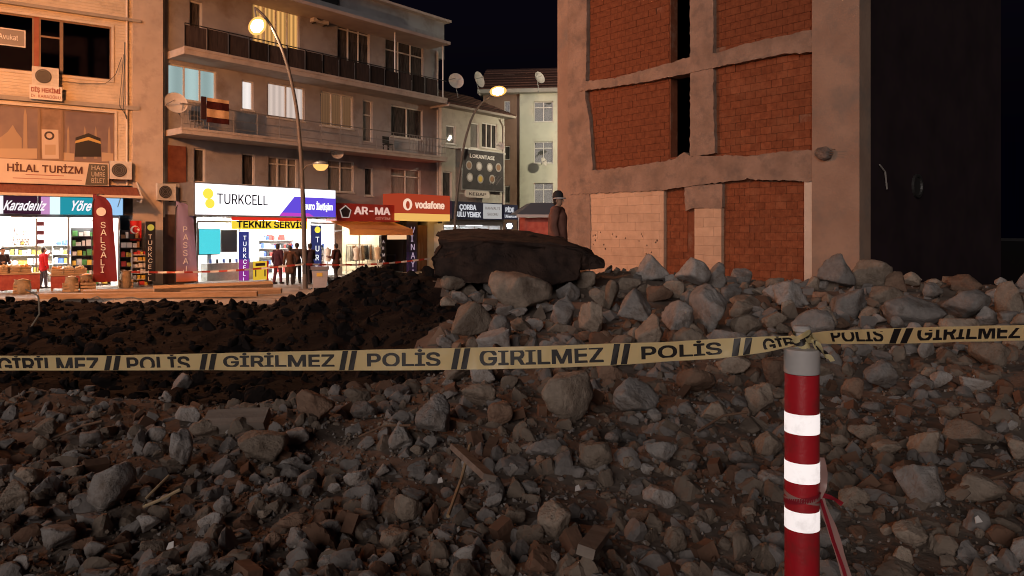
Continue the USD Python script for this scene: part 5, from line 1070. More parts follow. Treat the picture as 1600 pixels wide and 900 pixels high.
for q, t_ in enumerate(('HAC', 'UMRE', 'BİLET')): obj('lettering', MB().text(t_, X_(143), h * (0.68 - 0.28 * q), h * 0.2, -0.021, width=X_(164) - X_(143), depth=0.008), SL, o)
# awning
x0, x1 = ax(-120, -0.2), ax(214, -0.2); zt_, zb_ = FA.at(100, 289, -0.1)[1], FA.at(100, 305, -1.2)[1]
o = FA.thing('shop_awning', 'long rust brown awning over the goods shop', 'awning', x0, 0, zb_)
w, h = x1 - x0, zt_ - zb_
rib = noisy('awning_rust', (0.20, 0.065, 0.04), (0.27, 0.095, 0.06), 2, 0.7, 0.1, 20, stretch=(8, 1, 1))
obj('canopy', MB().hexa([(0, -1.2, 0), (w, -1.2, 0), (w, -0.05, h - 0.02), (0, -0.05, h - 0.02)], [(0, -1.2, 0.03), (w, -1.2, 0.03), (w, -0.05, h), (0, -0.05, h)]), rib, o)
obj('edge_strip', B(0, w + 0.1, -1.24, -1.205, -0.05, 0.05), plain('edge_pale', (0.6, 0.5, 0.4), 0.5), o)
obj('side_arm', MB().tube([(w, -0.05, h + 0.25), (w + 0.05, -1.2, 0.0), (w + 0.05, -1.1, -0.2), (w, -0.1, -0.1)], 0.03, 6), off_white, o)
for q in (0.1, 0.5, 0.9): obj('post', MB().tube([(w * q, -0.02, -0.4), (w * q, -1.15, -0.02)], 0.02, 6), grey_metal, o)
# glowing name band
zb0, zb1 = FA.at(100, 335, -0.1)[1], FA.at(100, 308, -0.1)[1]; bh = zb1 - zb0
o = FA.thing('shop_sign', 'glowing purple and teal name band of the goods shop under the awning', 'sign', ax(-120, -0.1), -0.1, zb0)
ox = ax(-120, -0.1); segs = [(-120, 5, 'lamp_white', (1, 0.95, 1.0), 1.0), (5, 64, 'band_plum', (0.055, 0.016, 0.035), 0.8), (64, 78, 'band_pink', (0.75, 0.35, 0.7), 0.8), (78, 94, 'band_ice', (0.75, 0.95, 1.0), 1.1), (94, 145, 'band_teal', (0.02, 0.30, 0.38), 1.0), (145, 166, 'band_plum2', (0.12, 0.03, 0.10), 0.8), (166, 192, 'band_blue', (0.35, 0.6, 0.9), 1.0)]
for a, b, nm, c, s in segs: obj('panel', B(ax(a, -0.1) - ox + 0.002, ax(b, -0.1) - ox - 0.002, 0, 0.12, 0, bh), emit('band_' + nm, c, s), o)
obj('box', B(ax(193, -0.1) - ox, ax(212, -0.1) - ox, 0, 0.12, 0, bh), black, o); obj('box_end', B(ax(212.5, -0.1) - ox, ax(222, -0.1) - ox, 0, 0.12, -0.1, bh), noisy('end_orange', (0.4, 0.14, 0.07), (0.5, 0.2, 0.1), 3, 0.6), o)
BL = emit('band_letters', (1.0, 0.92, 0.95), 1.0)
it = lambda t, px, wpx, hh: affinity.skew(text_poly(t, bh * hh, True, FA.at(px + wpx, 320, -0.1)[0] - FA.at(px, 320, -0.1)[0]), xs=18, origin=(0, 0))
obj('lettering', MB().prism(affinity.translate(it('Karadeniz', 5, 64, 0.5), ax(5, -0.1) - ox, bh * 0.22), -0.02, -0.002), BL, o)
obj('lettering', MB().prism(affinity.translate(it('Yöre', 108, 33, 0.55), ax(108, -0.1) - ox, bh * 0.24), -0.02, -0.002), BL, o)
# interior and window of the goods shop
lit_room(FA, abl, ax(-115), ax(186), 0.2, 5, FL, zb0 - 0.05, 125.0, rows=3, cols=4, tag_='bright')
f = obj('shop_window', B(ax(-115), ax(186), 0.1, 0.16, zb0 - 0.12, zb0 - 0.003), grey_metal, abl)
for p in (-110, -50, 57, 107, 186): x = ax(p, 0.1); obj('mullion', B(x - 0.035, x + 0.035, 0.1, 0.16, FL, zb0 - 0.122), grey_metal, f)
for a, b in ((-50, 57), (107, 186)): obj('pane', B(ax(a, 0.1) + 0.04, ax(b, 0.1) - 0.04, 0.125, 0.135, FL, zb0 - 0.122), pane_glass, f)
wl = plain('window_lettering', (0.25, 0.22, 0.22), 0.5)
obj('lettering', MB().prism(affinity.translate(it('Yöre', 17, 22, 0.42), ax(17, 0.1), 2.25), 0.09, 0.098), wl, abl); obj('lettering', MB().prism(affinity.translate(it('Yöresel', 15, 30, 0.5), ax(15, 0.1), 1.85), 0.09, 0.098), wl, abl)
for q in range(3): 
    x0, x1, z0, z1 = FA.r(58, 69, 346 + q * 14, 353 + q * 14, 0.06); obj('notice', B(x0, x1, 0.06, 0.075, z0, z1), plain('notice_plum', (0.12, 0.04, 0.08), 0.5), abl)
shelf_unit(FA, ax(112, 1.0), 1.0, FL, 1.4, 2.4, 0.35, 6, 'tall rack of packets inside the goods shop left of the red flag banner', (1, 4, 3, 3), seed=4, frame=dark_metal)
shelf_unit(FA, ax(2, 3.2), 3.2, FL, 1.8, 2.0, 0.35, 5, 'shelf of jars at the back left of the goods shop', (3, 3, 1, 3), seed=5)
shelf_unit(FA, ax(70, 3.6), 3.6, FL, 1.2, 2.0, 0.35, 5, 'shelf of packets at the back middle of the goods shop', (3, 3, 1, 2), seed=6)
shelf_unit(FA, ax(188, -0.5), -0.5, FL, 0.8, 2.3, 0.35, 6, 'narrow dark rack of small goods right of the red flag banner', (3, 1, 5, 6, 0), seed=7, frame=dark_metal)
shelf_unit(FA, ax(207, -0.7), -0.7, FL, 0.75, 1.5, 0.4, 6, 'low white rack of packets beside the black upright sign', (3, 3, 0, 1), seed=9)
# produce stands before the shop
def crate(front, x, y, z, w, d, h, label, gm, seed, turn=0.0, cm=None):
    r = np.random.default_rng(seed); o = front.thing('crate', label, 'crate', x, y, z, 'crates of goods before the shop', turn); m = cm or noisy('crate_wood', (0.34, 0.22, 0.12), (0.44, 0.3, 0.17), 4, 0.8, 0.2, 30, vary=('object', 0.2))
    for q in range(3):
        zz = h * (0.04 + 0.33 * q)
        obj('slat', B(0, w, 0, 0.015, zz, zz + h * 0.24), m, o); obj('slat', B(0, w, d - 0.015, d, zz, zz + h * 0.24), m, o)
        for e in (0, w - 0.015): obj('slat', B(e, e + 0.015, 0.017, d - 0.017, zz, zz + h * 0.24), m, o)
    obj('bottom', B(0.016, w - 0.016, 0.016, d - 0.016, 0, 0.015), m, o)
    g_ = MB()
    for _ in range(26):
        v, f = ROCKS[1][r.integers(40)]; g_.add(v / np.abs(v).max() * r.uniform(0.05, 0.08) + (r.uniform(0.08, w - 0.08), r.uniform(0.08, d - 0.08), h * r.uniform(0.75, 1.15)), f)
    obj('goods', g_, gm, o, kind='stuff')
gms = [plain('goods_sand', (0.55, 0.36, 0.15), 0.7), plain('goods_pale', (0.6, 0.5, 0.33), 0.7), plain('goods_orange', (0.55, 0.25, 0.06), 0.6), plain('goods_dark', (0.16, 0.08, 0.04), 0.7)]
def stand(front, x, y, w, d, h, label):
    o = front.thing('display_table', label, 'table', x, y, FL, 'display tables before the shop')
    obj('top', B(0, w, 0, d, h - 0.04, h), lumber, o)
    obj('skirt', B(0.02, w - 0.02, 0.03, 0.045, 0.1, h - 0.041), noisy('skirt_cloth', (0.3, 0.06, 0.05), (0.4, 0.1, 0.07), 5, 0.9), o)
    for a in (0.04, w - 0.1):
        for b in (0.06, d - 0.1): obj('leg', B(a, a + 0.06, b, b + 0.06, 0, h - 0.042), lumber, o)
stand(FA, ax(-6, -1.6), -1.8, 1.35, 0.7, 0.7, 'display table of goods at the left edge before the goods shop'); stand(FA, ax(78, -1.6), -1.8, 1.5, 0.7, 0.6, 'display table of goods left of the red flag banner')
for i, (px_, dz, gi, lab) in enumerate(((-4, 0.7, 0, 'crate of sand coloured goods at the left edge'), (12, 0.7, 1, 'crate of pale goods second from the left edge'), (28, 0.7, 2, 'crate of orange goods left of the person in red'), (80, 0.6, 2, 'crate of orange goods right of the person in red'), (98, 0.6, 1, 'crate of pale goods in the middle of the right display table'), (116, 0.6, 0, 'crate of sand coloured goods left of the red flag banner'))):
    crate(FA, ax(px_, -1.7), -1.75, FL + dz + 0.003, 0.42, 0.55, 0.24, lab + ' on a display table', gms[gi], 40 + i)
for i, (px_, y_, lab) in enumerate(((20, -2.6, 'crate of goods on the pavement at the far left'), (98, -2.6, 'crate of pale goods on the pavement left of the flag banner'), (126, -2.6, 'crate of goods on the pavement at the foot of the flag banner'), (186, -1.6, 'crate of goods below the narrow dark rack'))):
    crate(FA, ax(px_, y_), y_, FL + 0.003, 0.5, 0.4, 0.34, lab, gms[(i + 1) % 4], 60 + i)
def sack(front, x, y, z, r, h, label, m, seed):
    o = front.thing('sack', label, 'sack', x, y, z, 'open sacks before the shop')
    n_ = 20; prof = [(r * 0.85, 0), (r * 1.05, h * 0.25), (r, h * 0.7), (r * 0.9, h * 0.92), (r * 1.02, h), (r * 0.98, h * 1.03), (r * 0.85, h * 0.97)]
    mb = MB().lathe(prof, n=n_); v = np.vstack(mb.v); v[:, :2] *= (1 + 0.5 * (fbm(v * 5 + seed, 2, 3) - 0.5))[:, None]; v[:, 2] *= 1 + 0.25 * (fbm(v * np.array([4, 4, 0]) + seed, 2, 5) - 0.5)
    obj('cloth', (v, np.vstack(mb.f)), noisy('sack_cloth', (0.26, 0.19, 0.11), (0.36, 0.27, 0.17), 6, 0.9, 0.3, 40, vary=('object', 0.15)), o, 60)
    obj('goods', MB().lathe([(r * 0.9, h * 0.93), (r * 0.5, h * 1.08), (0, h * 1.12)], n=16), m, o, 60)
for i, (px_, y_, r_, lab) in enumerate(((36, -2.4, 0.25, 'open sack left of the person in red'), (112, -2.4, 0.22, 'open sack between the person in red and the flag banner'), (134, -2.2, 0.22, 'open sack touching the red flag banner'), (196, -1.5, 0.2, 'open sack at the foot of the black upright sign'))):
    sack(FA, ax(px_, y_), y_, FL, r_, 0.48 + 0.05 * i, lab, gms[i % 4], i)
feather_flag(FA, 144, 182, 303, 443, -2.0, (0.24, 0.030, 0.045), (0.30, 0.03, 0.03), 'SALSALI', 'dark red feather flag before the goods shop', logo=True)
# small red flag with crescent hung beside the rack
x0, x1, z0, z1 = FA.r(203, 221, 345, 376, -0.35)
o = FA.thing('red_flag', 'small red flag with white crescent hanging beside the goods shop', 'flag', x0, -0.35, z0); w, h = x1 - x0, z1 - z0
fr_ = noisy('flag_red', (0.50, 0.02, 0.02), (0.6, 0.035, 0.03), 5, 0.8)
V = [(w * i / 8, 0.03 * math.sin(i * 1.2) + dy, h * j) for dy in (0, 0.006) for j in (0, 1) for i in range(9)]; F = []
for i in range(8): F += [(i, i + 1, 10 + i), (i, 10 + i, 9 + i), (18 + i + 1, 18 + i, 27 + i), (18 + i + 1, 27 + i, 28 + i)]
obj('cloth', (np.array(V), np.array(F)), fr_, o, True)
cr = Point(w * 0.42, h * 0.55).buffer(h * 0.2, 16).difference(Point(w * 0.50, h * 0.55).buffer(h * 0.16, 16)); sc = (w * 0.72, h * 0.55)
star = Polygon([(sc[0] + h * (0.09 if i % 2 == 0 else 0.036) * math.cos(i * math.pi / 5 + math.pi), sc[1] + h * (0.09 if i % 2 == 0 else 0.036) * math.sin(i * math.pi / 5 + math.pi)) for i in range(10)])
obj('emblem', MB().prism(cr, -0.05, -0.034).prism(star, -0.05, -0.034), white_letters, o)
obj('hanger', MB().tube([(-0.05, 0.0, h + 0.03), (w + 0.05, 0.0, h + 0.03)], 0.012, 6), grey_metal, o)
# sagging cables on the wall
for k_, pts in enumerate((((195, 66), (194, 120), (193, 170), (198, 186)), ((193, 85), (190, 125), (186, 165), (198, 182)), ((90, 126), (130, 131), (165, 131), (180, 118), (190, 90)))):
    P = [(lambda q: (q[0], -0.15 - 0.01 * k_, q[1]))(FA.at(a, b, -0.15)) for a, b in pts]
    o = obj('cable', MB().tube(along(P, 0.15), 0.012 + 0.006 * (k_ == 0), 6), black, abl)
P = [(ax(198.5, -0.1), -0.08, 13.5), (ax(198.5, -0.1), -0.08, zA)]; obj('downpipe', MB().tube(P, 0.045, 8), cream, abl)

# ------------------------------------------------------------------ people
skin_m = noisy('skin', (0.36, 0.21, 0.14), (0.42, 0.25, 0.17), 8, 0.6)
def blob(segs, edge=0.035, smooth=6):
    parts = [manifold3d.Manifold.hull_points(np.vstack([trimesh.creation.icosphere(2, r0).vertices + np.array(p0), trimesh.creation.icosphere(2, r1).vertices + np.array(p1)])) for p0, r0, p1, r1 in segs]
    m = manifold3d.Manifold.batch_boolean(parts, manifold3d.OpType.Add).refine_to_length(edge).to_mesh()
    t = trimesh.Trimesh(m.vert_properties[:, :3], m.tri_verts, process=True); trimesh.smoothing.filter_taubin(t, iterations=smooth); return np.array(t.vertices), np.array(t.faces)
def person(label, loc, yaw, h, top, legs, hair=(0.02, 0.015, 0.012), long=0.0, arms=('down', 'down'), step=0.12, shoe=(0.02, 0.02, 0.02), cap=None):
    o = thing('person', label, 'person', loc, yaw, 'people by the shops and the heap'); s = h / 1.75
    P = lambda *a: np.array(a, float) * s
    hipL, hipR = P(-0.09, 0, 0.92), P(0.09, 0, 0.92); chest, neck = P(0, 0, 1.28), P(0, 0.0, 1.48)
    knL, knR = P(-0.10, -step * 0.7, 0.5), P(0.10, step * 0.35, 0.5); anL, anR = P(-0.10, -step, 0.09), P(0.11, step + 0.04, 0.09)
    toL, toR = anL + P(0, -0.16, -0.055), anR + P(0.01, -0.16, -0.055); shL, shR = P(-0.18, 0, 1.41), P(0.18, 0, 1.41)
    def arm(side, pose):
        q = -1 if side == 'L' else 1; S = P(0.18 * q, 0, 1.41)
        if pose == 'down': E, Wr, D = S + P(0.06 * q, 0.02, -0.29), S + P(0.07 * q, -0.06, -0.54), P(0, -0.03, -0.17)
        elif pose == 'face': E, Wr, D = S + P(0.10 * q, -0.10, -0.26), S + P(-0.02 * q, -0.27, -0.03), P(-0.06 * q, -0.03, 0.14)
        elif pose == 'hold': E, Wr, D = S + P(0.07 * q, -0.02, -0.28), S + P(-0.02 * q, -0.26, -0.26), P(-0.05 * q, -0.15, 0.04)
        else: E, Wr, D = S + P(0.16 * q, 0.0, -0.24), S + P(0.10 * q, -0.14, -0.40), P(-0.08 * q, -0.06, -0.1)
        return S, E, Wr, D
    AL, AR = arm('L', arms[0]), arm('R', arms[1])
    head = P(0, -0.015, 1.63); seg = [(head + P(0, 0, 0.02), 0.088 * s, head + P(0, -0.015, -0.06), 0.066 * s), (neck, 0.052 * s, head, 0.05 * s), (neck, 0.055 * s, chest, 0.13 * s), (chest, 0.13 * s, P(0, 0, 1.0), 0.12 * s), (shL, 0.06 * s, shR, 0.06 * s),
        (head + P(0, -0.09, 0.0), 0.014 * s, head + P(0, -0.105, -0.03), 0.016 * s), (head + P(-0.088, 0.01, -0.01), 0.016 * s, head + P(-0.09, 0.015, -0.04), 0.012 * s), (head + P(0.088, 0.01, -0.01), 0.016 * s, head + P(0.09, 0.015, -0.04), 0.012 * s)]
    for hp, kn, an, to in ((hipL, knL, anL, toL), (hipR, knR, anR, toR)): seg += [(hp, 0.085 * s, kn, 0.055 * s), (kn, 0.055 * s, an, 0.04 * s), (an, 0.04 * s, to, 0.035 * s)]
    for q, (S, E, Wr, D) in zip((-1, 1), (AL, AR)):
        d = D / np.linalg.norm(D); side = np.cross(d, (1.0, 0, 0)); side = side / max(np.linalg.norm(side), 1e-6)
        seg += [(S, 0.05 * s, E, 0.04 * s), (E, 0.04 * s, Wr, 0.027 * s), (Wr, 0.025 * s, Wr + d * 0.08 * s, 0.032 * s)]
        for k_, (off, ln) in enumerate(((-0.027, 0.07), (-0.009, 0.085), (0.009, 0.08), (0.027, 0.06))):
            b = Wr + d * 0.09 * s + side * off * s; seg.append((b, 0.009 * s, b + (d * ln + np.array([0, -0.012, 0])) * s, 0.008 * s))
        seg.append((Wr + d * 0.03 * s + side * -0.03 * s, 0.011 * s, Wr + d * 0.075 * s + side * -0.06 * s, 0.009 * s))
    v, f = blob(seg, 0.03 * s + 0.005, 3); body = obj('body', (v, f), skin_m, o, True)
    tm = noisy(numbered('coat_' + label.split()[0]), tuple(0.8 * c for c in top), tuple(1.15 * c for c in top), 5, 0.85, 0.3, 18); lm = plain(numbered('trousers'), legs, 0.85)
    k_ = (0.03 + 0.03 * bool(cap)) * s; hem = 0.86 - long
    seg = [(chest, 0.13 * s + k_, P(0, 0, 1.0), 0.125 * s + k_), (P(0, 0, 1.0), 0.13 * s + k_, P(-0.05, 0, hem), 0.12 * s + k_ + long * 0.08), (P(0, 0, 1.0), 0.13 * s + k_, P(0.05, 0, hem), 0.12 * s + k_ + long * 0.08), (shL, 0.066 * s + k_ * 0.6, shR, 0.066 * s + k_ * 0.6), (P(0, 0, 1.44), 0.075 * s, chest, 0.13 * s + k_)]
    for S, E, Wr, D in (AL, AR): seg += [(S, 0.055 * s + k_ * 0.7, E, 0.045 * s + k_ * 0.6), (E, 0.045 * s + k_ * 0.6, E + (Wr - E) * 0.92, 0.032 * s + k_ * 0.5)]
    v, f = blob(seg, 0.05 * s, 4); v += (0.03 * s * (fbm(v * 7, 2, 4) - 0.5))[:, None] * np.array([1, 1, 0.2]); obj('coat', (v, f), tm, body, True)
    seg = []
    for hp, kn, an in ((hipL, knL, anL), (hipR, knR, anR)): seg += [(hp, 0.10 * s, kn, 0.075 * s), (kn, 0.075 * s, an + P(0, 0, 0.02), 0.062 * s)]
    v, f = blob(seg, 0.06 * s, 3); obj('trousers', (v, f), lm, body, True)
    for an, to in ((anL, toL), (anR, toR)): v, f = blob([(an + P(0, 0.03, -0.03), 0.048 * s, to + P(0, -0.03, 0.0), 0.04 * s)], 0.05 * s, 2); v[:, 2] = np.maximum(v[:, 2], 0.002); obj('shoe', (v, f), plain(numbered('shoe'), shoe, 0.6), body, True)
    v, f = blob([(head + P(0, 0.02, 0.045), 0.092 * s, head + P(0, 0.045, -0.05), 0.062 * s)], 0.03 * s, 2); obj('hair', (v, f), plain('hair_' + str(round(hair[0] * 1000)), hair, 0.6), body, True)
    ey = MB()
    for q in (-1, 1): ey.addm(trimesh.creation.icosphere(1, 0.012 * s), trimesh.transformations.translation_matrix(head + P(0.032 * q, -0.078, 0.01)))
    obj('eyes', ey, black, body); obj('mouth', B(-0.022 * s, 0.022 * s, head[1] - 0.085 * s, head[1] - 0.07 * s, head[2] - 0.062 * s, head[2] - 0.054 * s), plain('lip', (0.25, 0.08, 0.07), 0.6), body)
    if cap:
        cm_ = plain(numbered('cap'), cap, 0.8)
        c_ = obj('cap', MB().lathe([(0.105 * s, 0.0), (0.108 * s, 0.04 * s), (0.10 * s, 0.10 * s), (0.06 * s, 0.15 * s), (0, 0.165 * s)], tuple(head + P(0, 0.01, 0.03)), 20), cm_, body, 50)
        obj('brim', MB().lathe([(0.10 * s, 0.0), (0.128 * s, -0.008 * s), (0.128 * s, 0.006 * s), (0.10 * s, 0.02 * s)], tuple(head + P(0, -0.02, 0.03)), 24), plain('brim_pale', (0.55, 0.5, 0.48), 0.7), c_, 50)
    return o
def stand_at(px, Y): return ((px - CX) / FPX * Y, Y, 0.14)
person('person in a red jacket with one arm raised before the goods shop', stand_at(68, 28.9), math.radians(150), 1.62, (0.45, 0.015, 0.02), (0.05, 0.045, 0.06), arms=('down', 'face'), step=0.05)
person('dark seated looking figure at the far left edge of the goods shop', stand_at(6, 27.6), math.radians(60), 1.6, (0.03, 0.02, 0.025), (0.03, 0.03, 0.035), arms=('hold', 'hold'), step=0.05) if False else person('person in dark clothes half cut by the left edge before the goods shop', stand_at(4, 27.9), math.radians(60), 1.62, (0.03, 0.022, 0.028), (0.03, 0.03, 0.035), arms=('hold', 'hold'), step=0.05)
person('person in a dark plum jacket alone before the bright phone shop', stand_at(434, 31.6), math.radians(160), 1.72, (0.06, 0.02, 0.035), (0.09, 0.02, 0.04), step=0.08)
person('person in a long brown coat left of the lamp post', stand_at(453, 31.0), math.radians(200), 1.66, (0.09, 0.045, 0.028), (0.03, 0.03, 0.028), long=0.22, arms=('hip', 'down'), step=0.06)
person('taller person in dark clothes partly hidden by the lamp post', stand_at(464, 31.8), math.radians(190), 1.76, (0.045, 0.035, 0.035), (0.04, 0.035, 0.035), arms=('down', 'hip'), step=0.1)
person('person in dark clothes just right of the lamp post', stand_at(484, 31.4), math.radians(230), 1.74, (0.035, 0.02, 0.025), (0.025, 0.02, 0.025), arms=('hold', 'down'), step=0.08)
person('person in a dark red brown coat before the white bust form', stand_at(525, 32.4), math.radians(250), 1.72, (0.07, 0.025, 0.02), (0.03, 0.025, 0.025), long=0.1, arms=('hip', 'hold'), step=0.1)
pz = (0.9, 14.5); 
person('person in a pleated brown coat and dark cap standing behind the big slab', (pz[0], pz[1], float(H(*pz)) - 0.02), math.radians(70), 1.74, (0.17, 0.075, 0.055), (0.05, 0.04, 0.04), long=0.18, arms=('down', 'down'), step=0.06, cap=(0.02, 0.018, 0.02))

# ------------------------------------------------------------------ red and white barrier tape along the street
def ribbon(pts, wid, nrm_up, name_mat, thick=0.0012, twist=None):
    P = np.array(pts, float); t = np.gradient(P, axis=0); t /= np.linalg.norm(t, axis=1, keepdims=True); up = np.array(nrm_up, float)
    side = up - t * (t @ up)[:, None]; side /= np.linalg.norm(side, axis=1, keepdims=True); nn = np.cross(t, side)
    if twist is not None: side, nn = side * np.cos(twist)[:, None] + nn * np.sin(twist)[:, None], nn * np.cos(twist)[:, None] - side * np.sin(twist)[:, None]
    wid = np.broadcast_to(wid, len(P)); return P, t, side, nn, wid
def ribbon_mesh(R, thick=0.0012, across=1):
    P, t, side, nn, wid = R; n_ = len(P); V = []
    for s_ in (1, -1):
        for q in np.linspace(-0.5, 0.5, across + 1): V.append(P + side * (wid * q)[:, None] + nn * thick * s_)
    V = np.concatenate(V); F = []; c = across + 1
    for layer in (0, 1):
        for a in range(across):
            for i in range(n_ - 1):
                A = (layer * c + a) * n_ + i; Bq = A + n_; F += [(A, A + 1, Bq + 1), (A, Bq + 1, Bq)] if layer == 1 else [(A, Bq + 1, A + 1), (A, Bq, Bq + 1)]
    return V, np.array(F)
def tape_mat(name, c, tr):
    return usdkit.material(stage, L(name), {'tc': ('texture_coordinate', {}), 'n': ('noise_texture', {'scale': 6.0, 'detail': 3.0}), 'b': ('bump', {'strength': 0.8, 'distance': 0.02}), 'd': ('principled_bsdf', {'base_color': c, 'roughness': 0.27}), 't': ('translucent_bsdf', {'color': tr}), 'm': ('mix_closure', {'fac': 0.45})},
        [('tc.object', 'n.vector'), ('n.fac', 'b.height'), ('b.normal', 'd.normal'), ('d.BSDF', 'm.closure1'), ('t.BSDF', 'm.closure2')], 'm.closure')
bt_w, bt_r = tape_mat('barrier_white', (0.7, 0.62, 0.56), (0.7, 0.6, 0.5)), tape_mat('barrier_red', (0.45, 0.06, 0.04), (0.5, 0.08, 0.05))
segs_ = [(point(205, 425, 27.4), point(474, 413, 28.4), 'red and white barrier tape from the flag banner to the lamp post'), (point(478, 413, 28.4), point(672, 404, 31.0), 'red and white barrier tape from the lamp post to the heap')]
for a, b, lab in segs_:
    P = np.array([a + (b - a) * s - (0, 0, 0.12 * math.sin(math.pi * s)) for s in np.linspace(0, 1, 61)])
    o = thing('barrier_tape', lab, 'barrier tape', a, 0); P -= a
    for i in range(20):
        R = ribbon(P[i * 3:i * 3 + 4], 0.075, (0, 0, 1), None, twist=0.5 * np.sin(np.arange(i * 3, i * 3 + 4) * 0.35)); obj('white_length' if i % 2 else 'red_length', ribbon_mesh(R), bt_w if i % 2 else bt_r, o)

# ------------------------------------------------------------------ bollard and police tape in the foreground
BY = 2.2; s_ = BY / FPX; bxx = (1253 - CX) * s_; bz0 = float(H(bxx, BY)) - 0.03
zf = lambda py: EYE - (py - HOR) * s_
R0 = 26 * s_
o = thing('bollard', 'red plastic bollard with white reflective bands in the right foreground', 'bollard', (bxx, BY, bz0))
red_pl = noisy('bollard_red', (0.42, 0.012, 0.022), (0.50, 0.02, 0.03), 3, 0.32, 0.1, 60, stain=((0.24, 0.03, 0.03), 9.0), spec=0.5)
cap_m = noisy('bollard_cap', (0.42, 0.40, 0.39), (0.5, 0.48, 0.47), 6, 0.5, 0.05, 60)
refl = usdkit.material(stage, L('reflective_sheet'), {'g': ('geometry', {}), 'gl': ('glossy_bsdf', {'roughness': 0.42}), 'tc': ('texture_coordinate', {}), 'nz': ('noise_texture', {'scale': 14.0, 'detail': 6.0, 'roughness': 0.7}), 'rr': ('rgb_ramp', {'ramp': [(0.33, (0.74, 0.75, 0.78)), (0.48, (0.94, 0.96, 1.0))]}), 'd': ('principled_bsdf', {'base_color': (0.86, 0.87, 0.9), 'roughness': 0.4}), 'm': ('mix_closure', {'fac': 0.5})},
    [('tc.object', 'nz.vector'), ('nz.fac', 'rr.fac'), ('rr.color', 'gl.color'), ('g.incoming', 'gl.normal'), ('d.BSDF', 'm.closure1'), ('gl.BSDF', 'm.closure2')], 'm.closure')
zl_ = lambda py: zf(py) - bz0
obj('tube', MB().lathe([(R0 * 0.97, 0.0), (R0 * 1.0, 0.02), (R0 * 0.985, zl_(583))], n=48), red_pl, o, 40)
obj('foot', MB().lathe([(R0 * 2.0, -0.02), (R0 * 2.0, 0.01), (R0 * 1.6, 0.03), (R0 * 1.02, 0.05)], n=40), black, o, 40)
for t_, b_ in ((643, 674), (718, 749), (793, 823)): obj('reflective_band', MB().lathe([(R0 * 1.0, zl_(b_)), (R0 * 1.012, zl_(b_) + 0.0006), (R0 * 1.012, zl_(t_) - 0.0006), (R0 * 1.0, zl_(t_))], n=48), refl, o, 40)
obj('cap', MB().lathe([(R0 * 0.985, zl_(582.5)), (R0 * 1.03, zl_(581)), (R0 * 1.03, zl_(549)), (R0 * 0.98, zl_(545)), (R0 * 0.45, zl_(543)), (R0 * 0.36, zl_(540)), (R0 * 0.36, zl_(520)), (R0 * 0.50, zl_(517)), (R0 * 0.52, zl_(512)), (R0 * 0.42, zl_(509)), (0, zl_(508))], n=48), cap_m, o, 40)

yel = tape_mat('police_yellow', (0.82, 0.74, 0.44), (0.92, 0.78, 0.46)); ink = plain('tape_ink', (0.015, 0.012, 0.012), 0.5)
def tape(name_label, pts, wid, words, twist, clip=(0.0, 1.0), crumple=0.0, across=4):
    """words: (text, start, end) as fractions of the length; clip: the share of the print's height that a fold leaves in view"""
    P = along(pts, 0.012); a0 = P[0].copy(); P = P - a0
    for _ in range(30): P[1:-1] = (P[:-2] + 2 * P[1:-1] + P[2:]) / 4
    d = np.r_[0, np.cumsum(np.linalg.norm(np.diff(P, axis=0), axis=1))]; tt = d / d[-1]
    rr_ = np.random.default_rng(3); tw = np.interp(tt, *zip(*twist)) + crumple * (fbm(np.stack([tt * 22, 0 * tt, 0 * tt], 1), 3, 6) - 0.5)
    W_ = np.interp(tt, *zip(*wid)); R = ribbon(P, W_, (0, 0, 1), None, twist=tw)
    o = thing('police_tape', name_label, 'police tape', a0); obj('band', ribbon_mesh(R, 0.0006, across), yel, o, True)
    P_, t_, side, nn, wd = R; front = -1 if nn[len(P) // 2][1] > 0 else 1
    for txt, s0, s1, c0, c1 in words:
        if txt == '//': q = union_all([Polygon([(0.0 + e, 0), (0.30 + e, 0), (0.52 + e, 1), (0.22 + e, 1)]) for e in (0, 0.5)])
        else: q = affinity.scale(text_poly(txt, 1.0, True, 1.0), 1, 1, origin=(0, 0)); q = affinity.affine_transform(q, [1, 0, 0, 1.0 / max(q.bounds[3], 1e-6) if False else 1 / 1.0, 0, 0])
        b = q.bounds; q = affinity.affine_transform(q, [1 / (b[2] - b[0]), 0, 0, 1, -b[0] / (b[2] - b[0]), 0])
        c_lo, c_hi = c0, c1
        q = q.intersection(sbox(-0.1, c_lo, 1.1, c_hi + 0.35 * (c_hi >= 1))); V, F, n_ = [], [], 0
        for g in polys(q):
            g = g.segmentize(0.06); m = trimesh.creation.extrude_polygon(g, 1.0, engine='earcut'); m = trimesh.Trimesh(*trimesh.remesh.subdivide_to_size(m.vertices, m.faces, 0.25)) if False else m
            v = np.asarray(m.vertices); s = np.clip(s0 + v[:, 0] * (s1 - s0), 0, 1)
            # print sits between 14 and 86 % of the visible width; a fold shifts it off the edge
            span = (0.66 if txt != '//' else 0.98) / max(c1 - c0, 0.3) if (c0 > 0 or c1 < 1) else (0.60 if txt != '//' else 0.96)
            mid = (c0 + c1) / 2; ac = (v[:, 1] - mid) * (span if (c0 > 0 or c1 < 1) else span)
            ac = np.clip(ac, -0.495, 0.495)
            ip = lambda A: np.stack([np.interp(s, tt, A[:, k_]) for k_ in range(3)], 1)
            pos = ip(P_) + ip(side) * (ac * np.interp(s, tt, wd))[:, None] + ip(nn) * (front * (0.0010 + 0.0006 * v[:, 2]))[:, None]
            V.append(pos); F.append(np.asarray(m.faces)[:, ::-1 if front < 0 else 1] + n_); n_ += len(pos)
        if V: obj('lettering', (np.vstack(V), np.vstack(F)), ink, o)
tp = lambda px, py, Y: point(px, py, Y)
lx0, lx1 = -420.0, 1246.0
fr = lambda px: (px - lx0) / (lx1 - lx0)
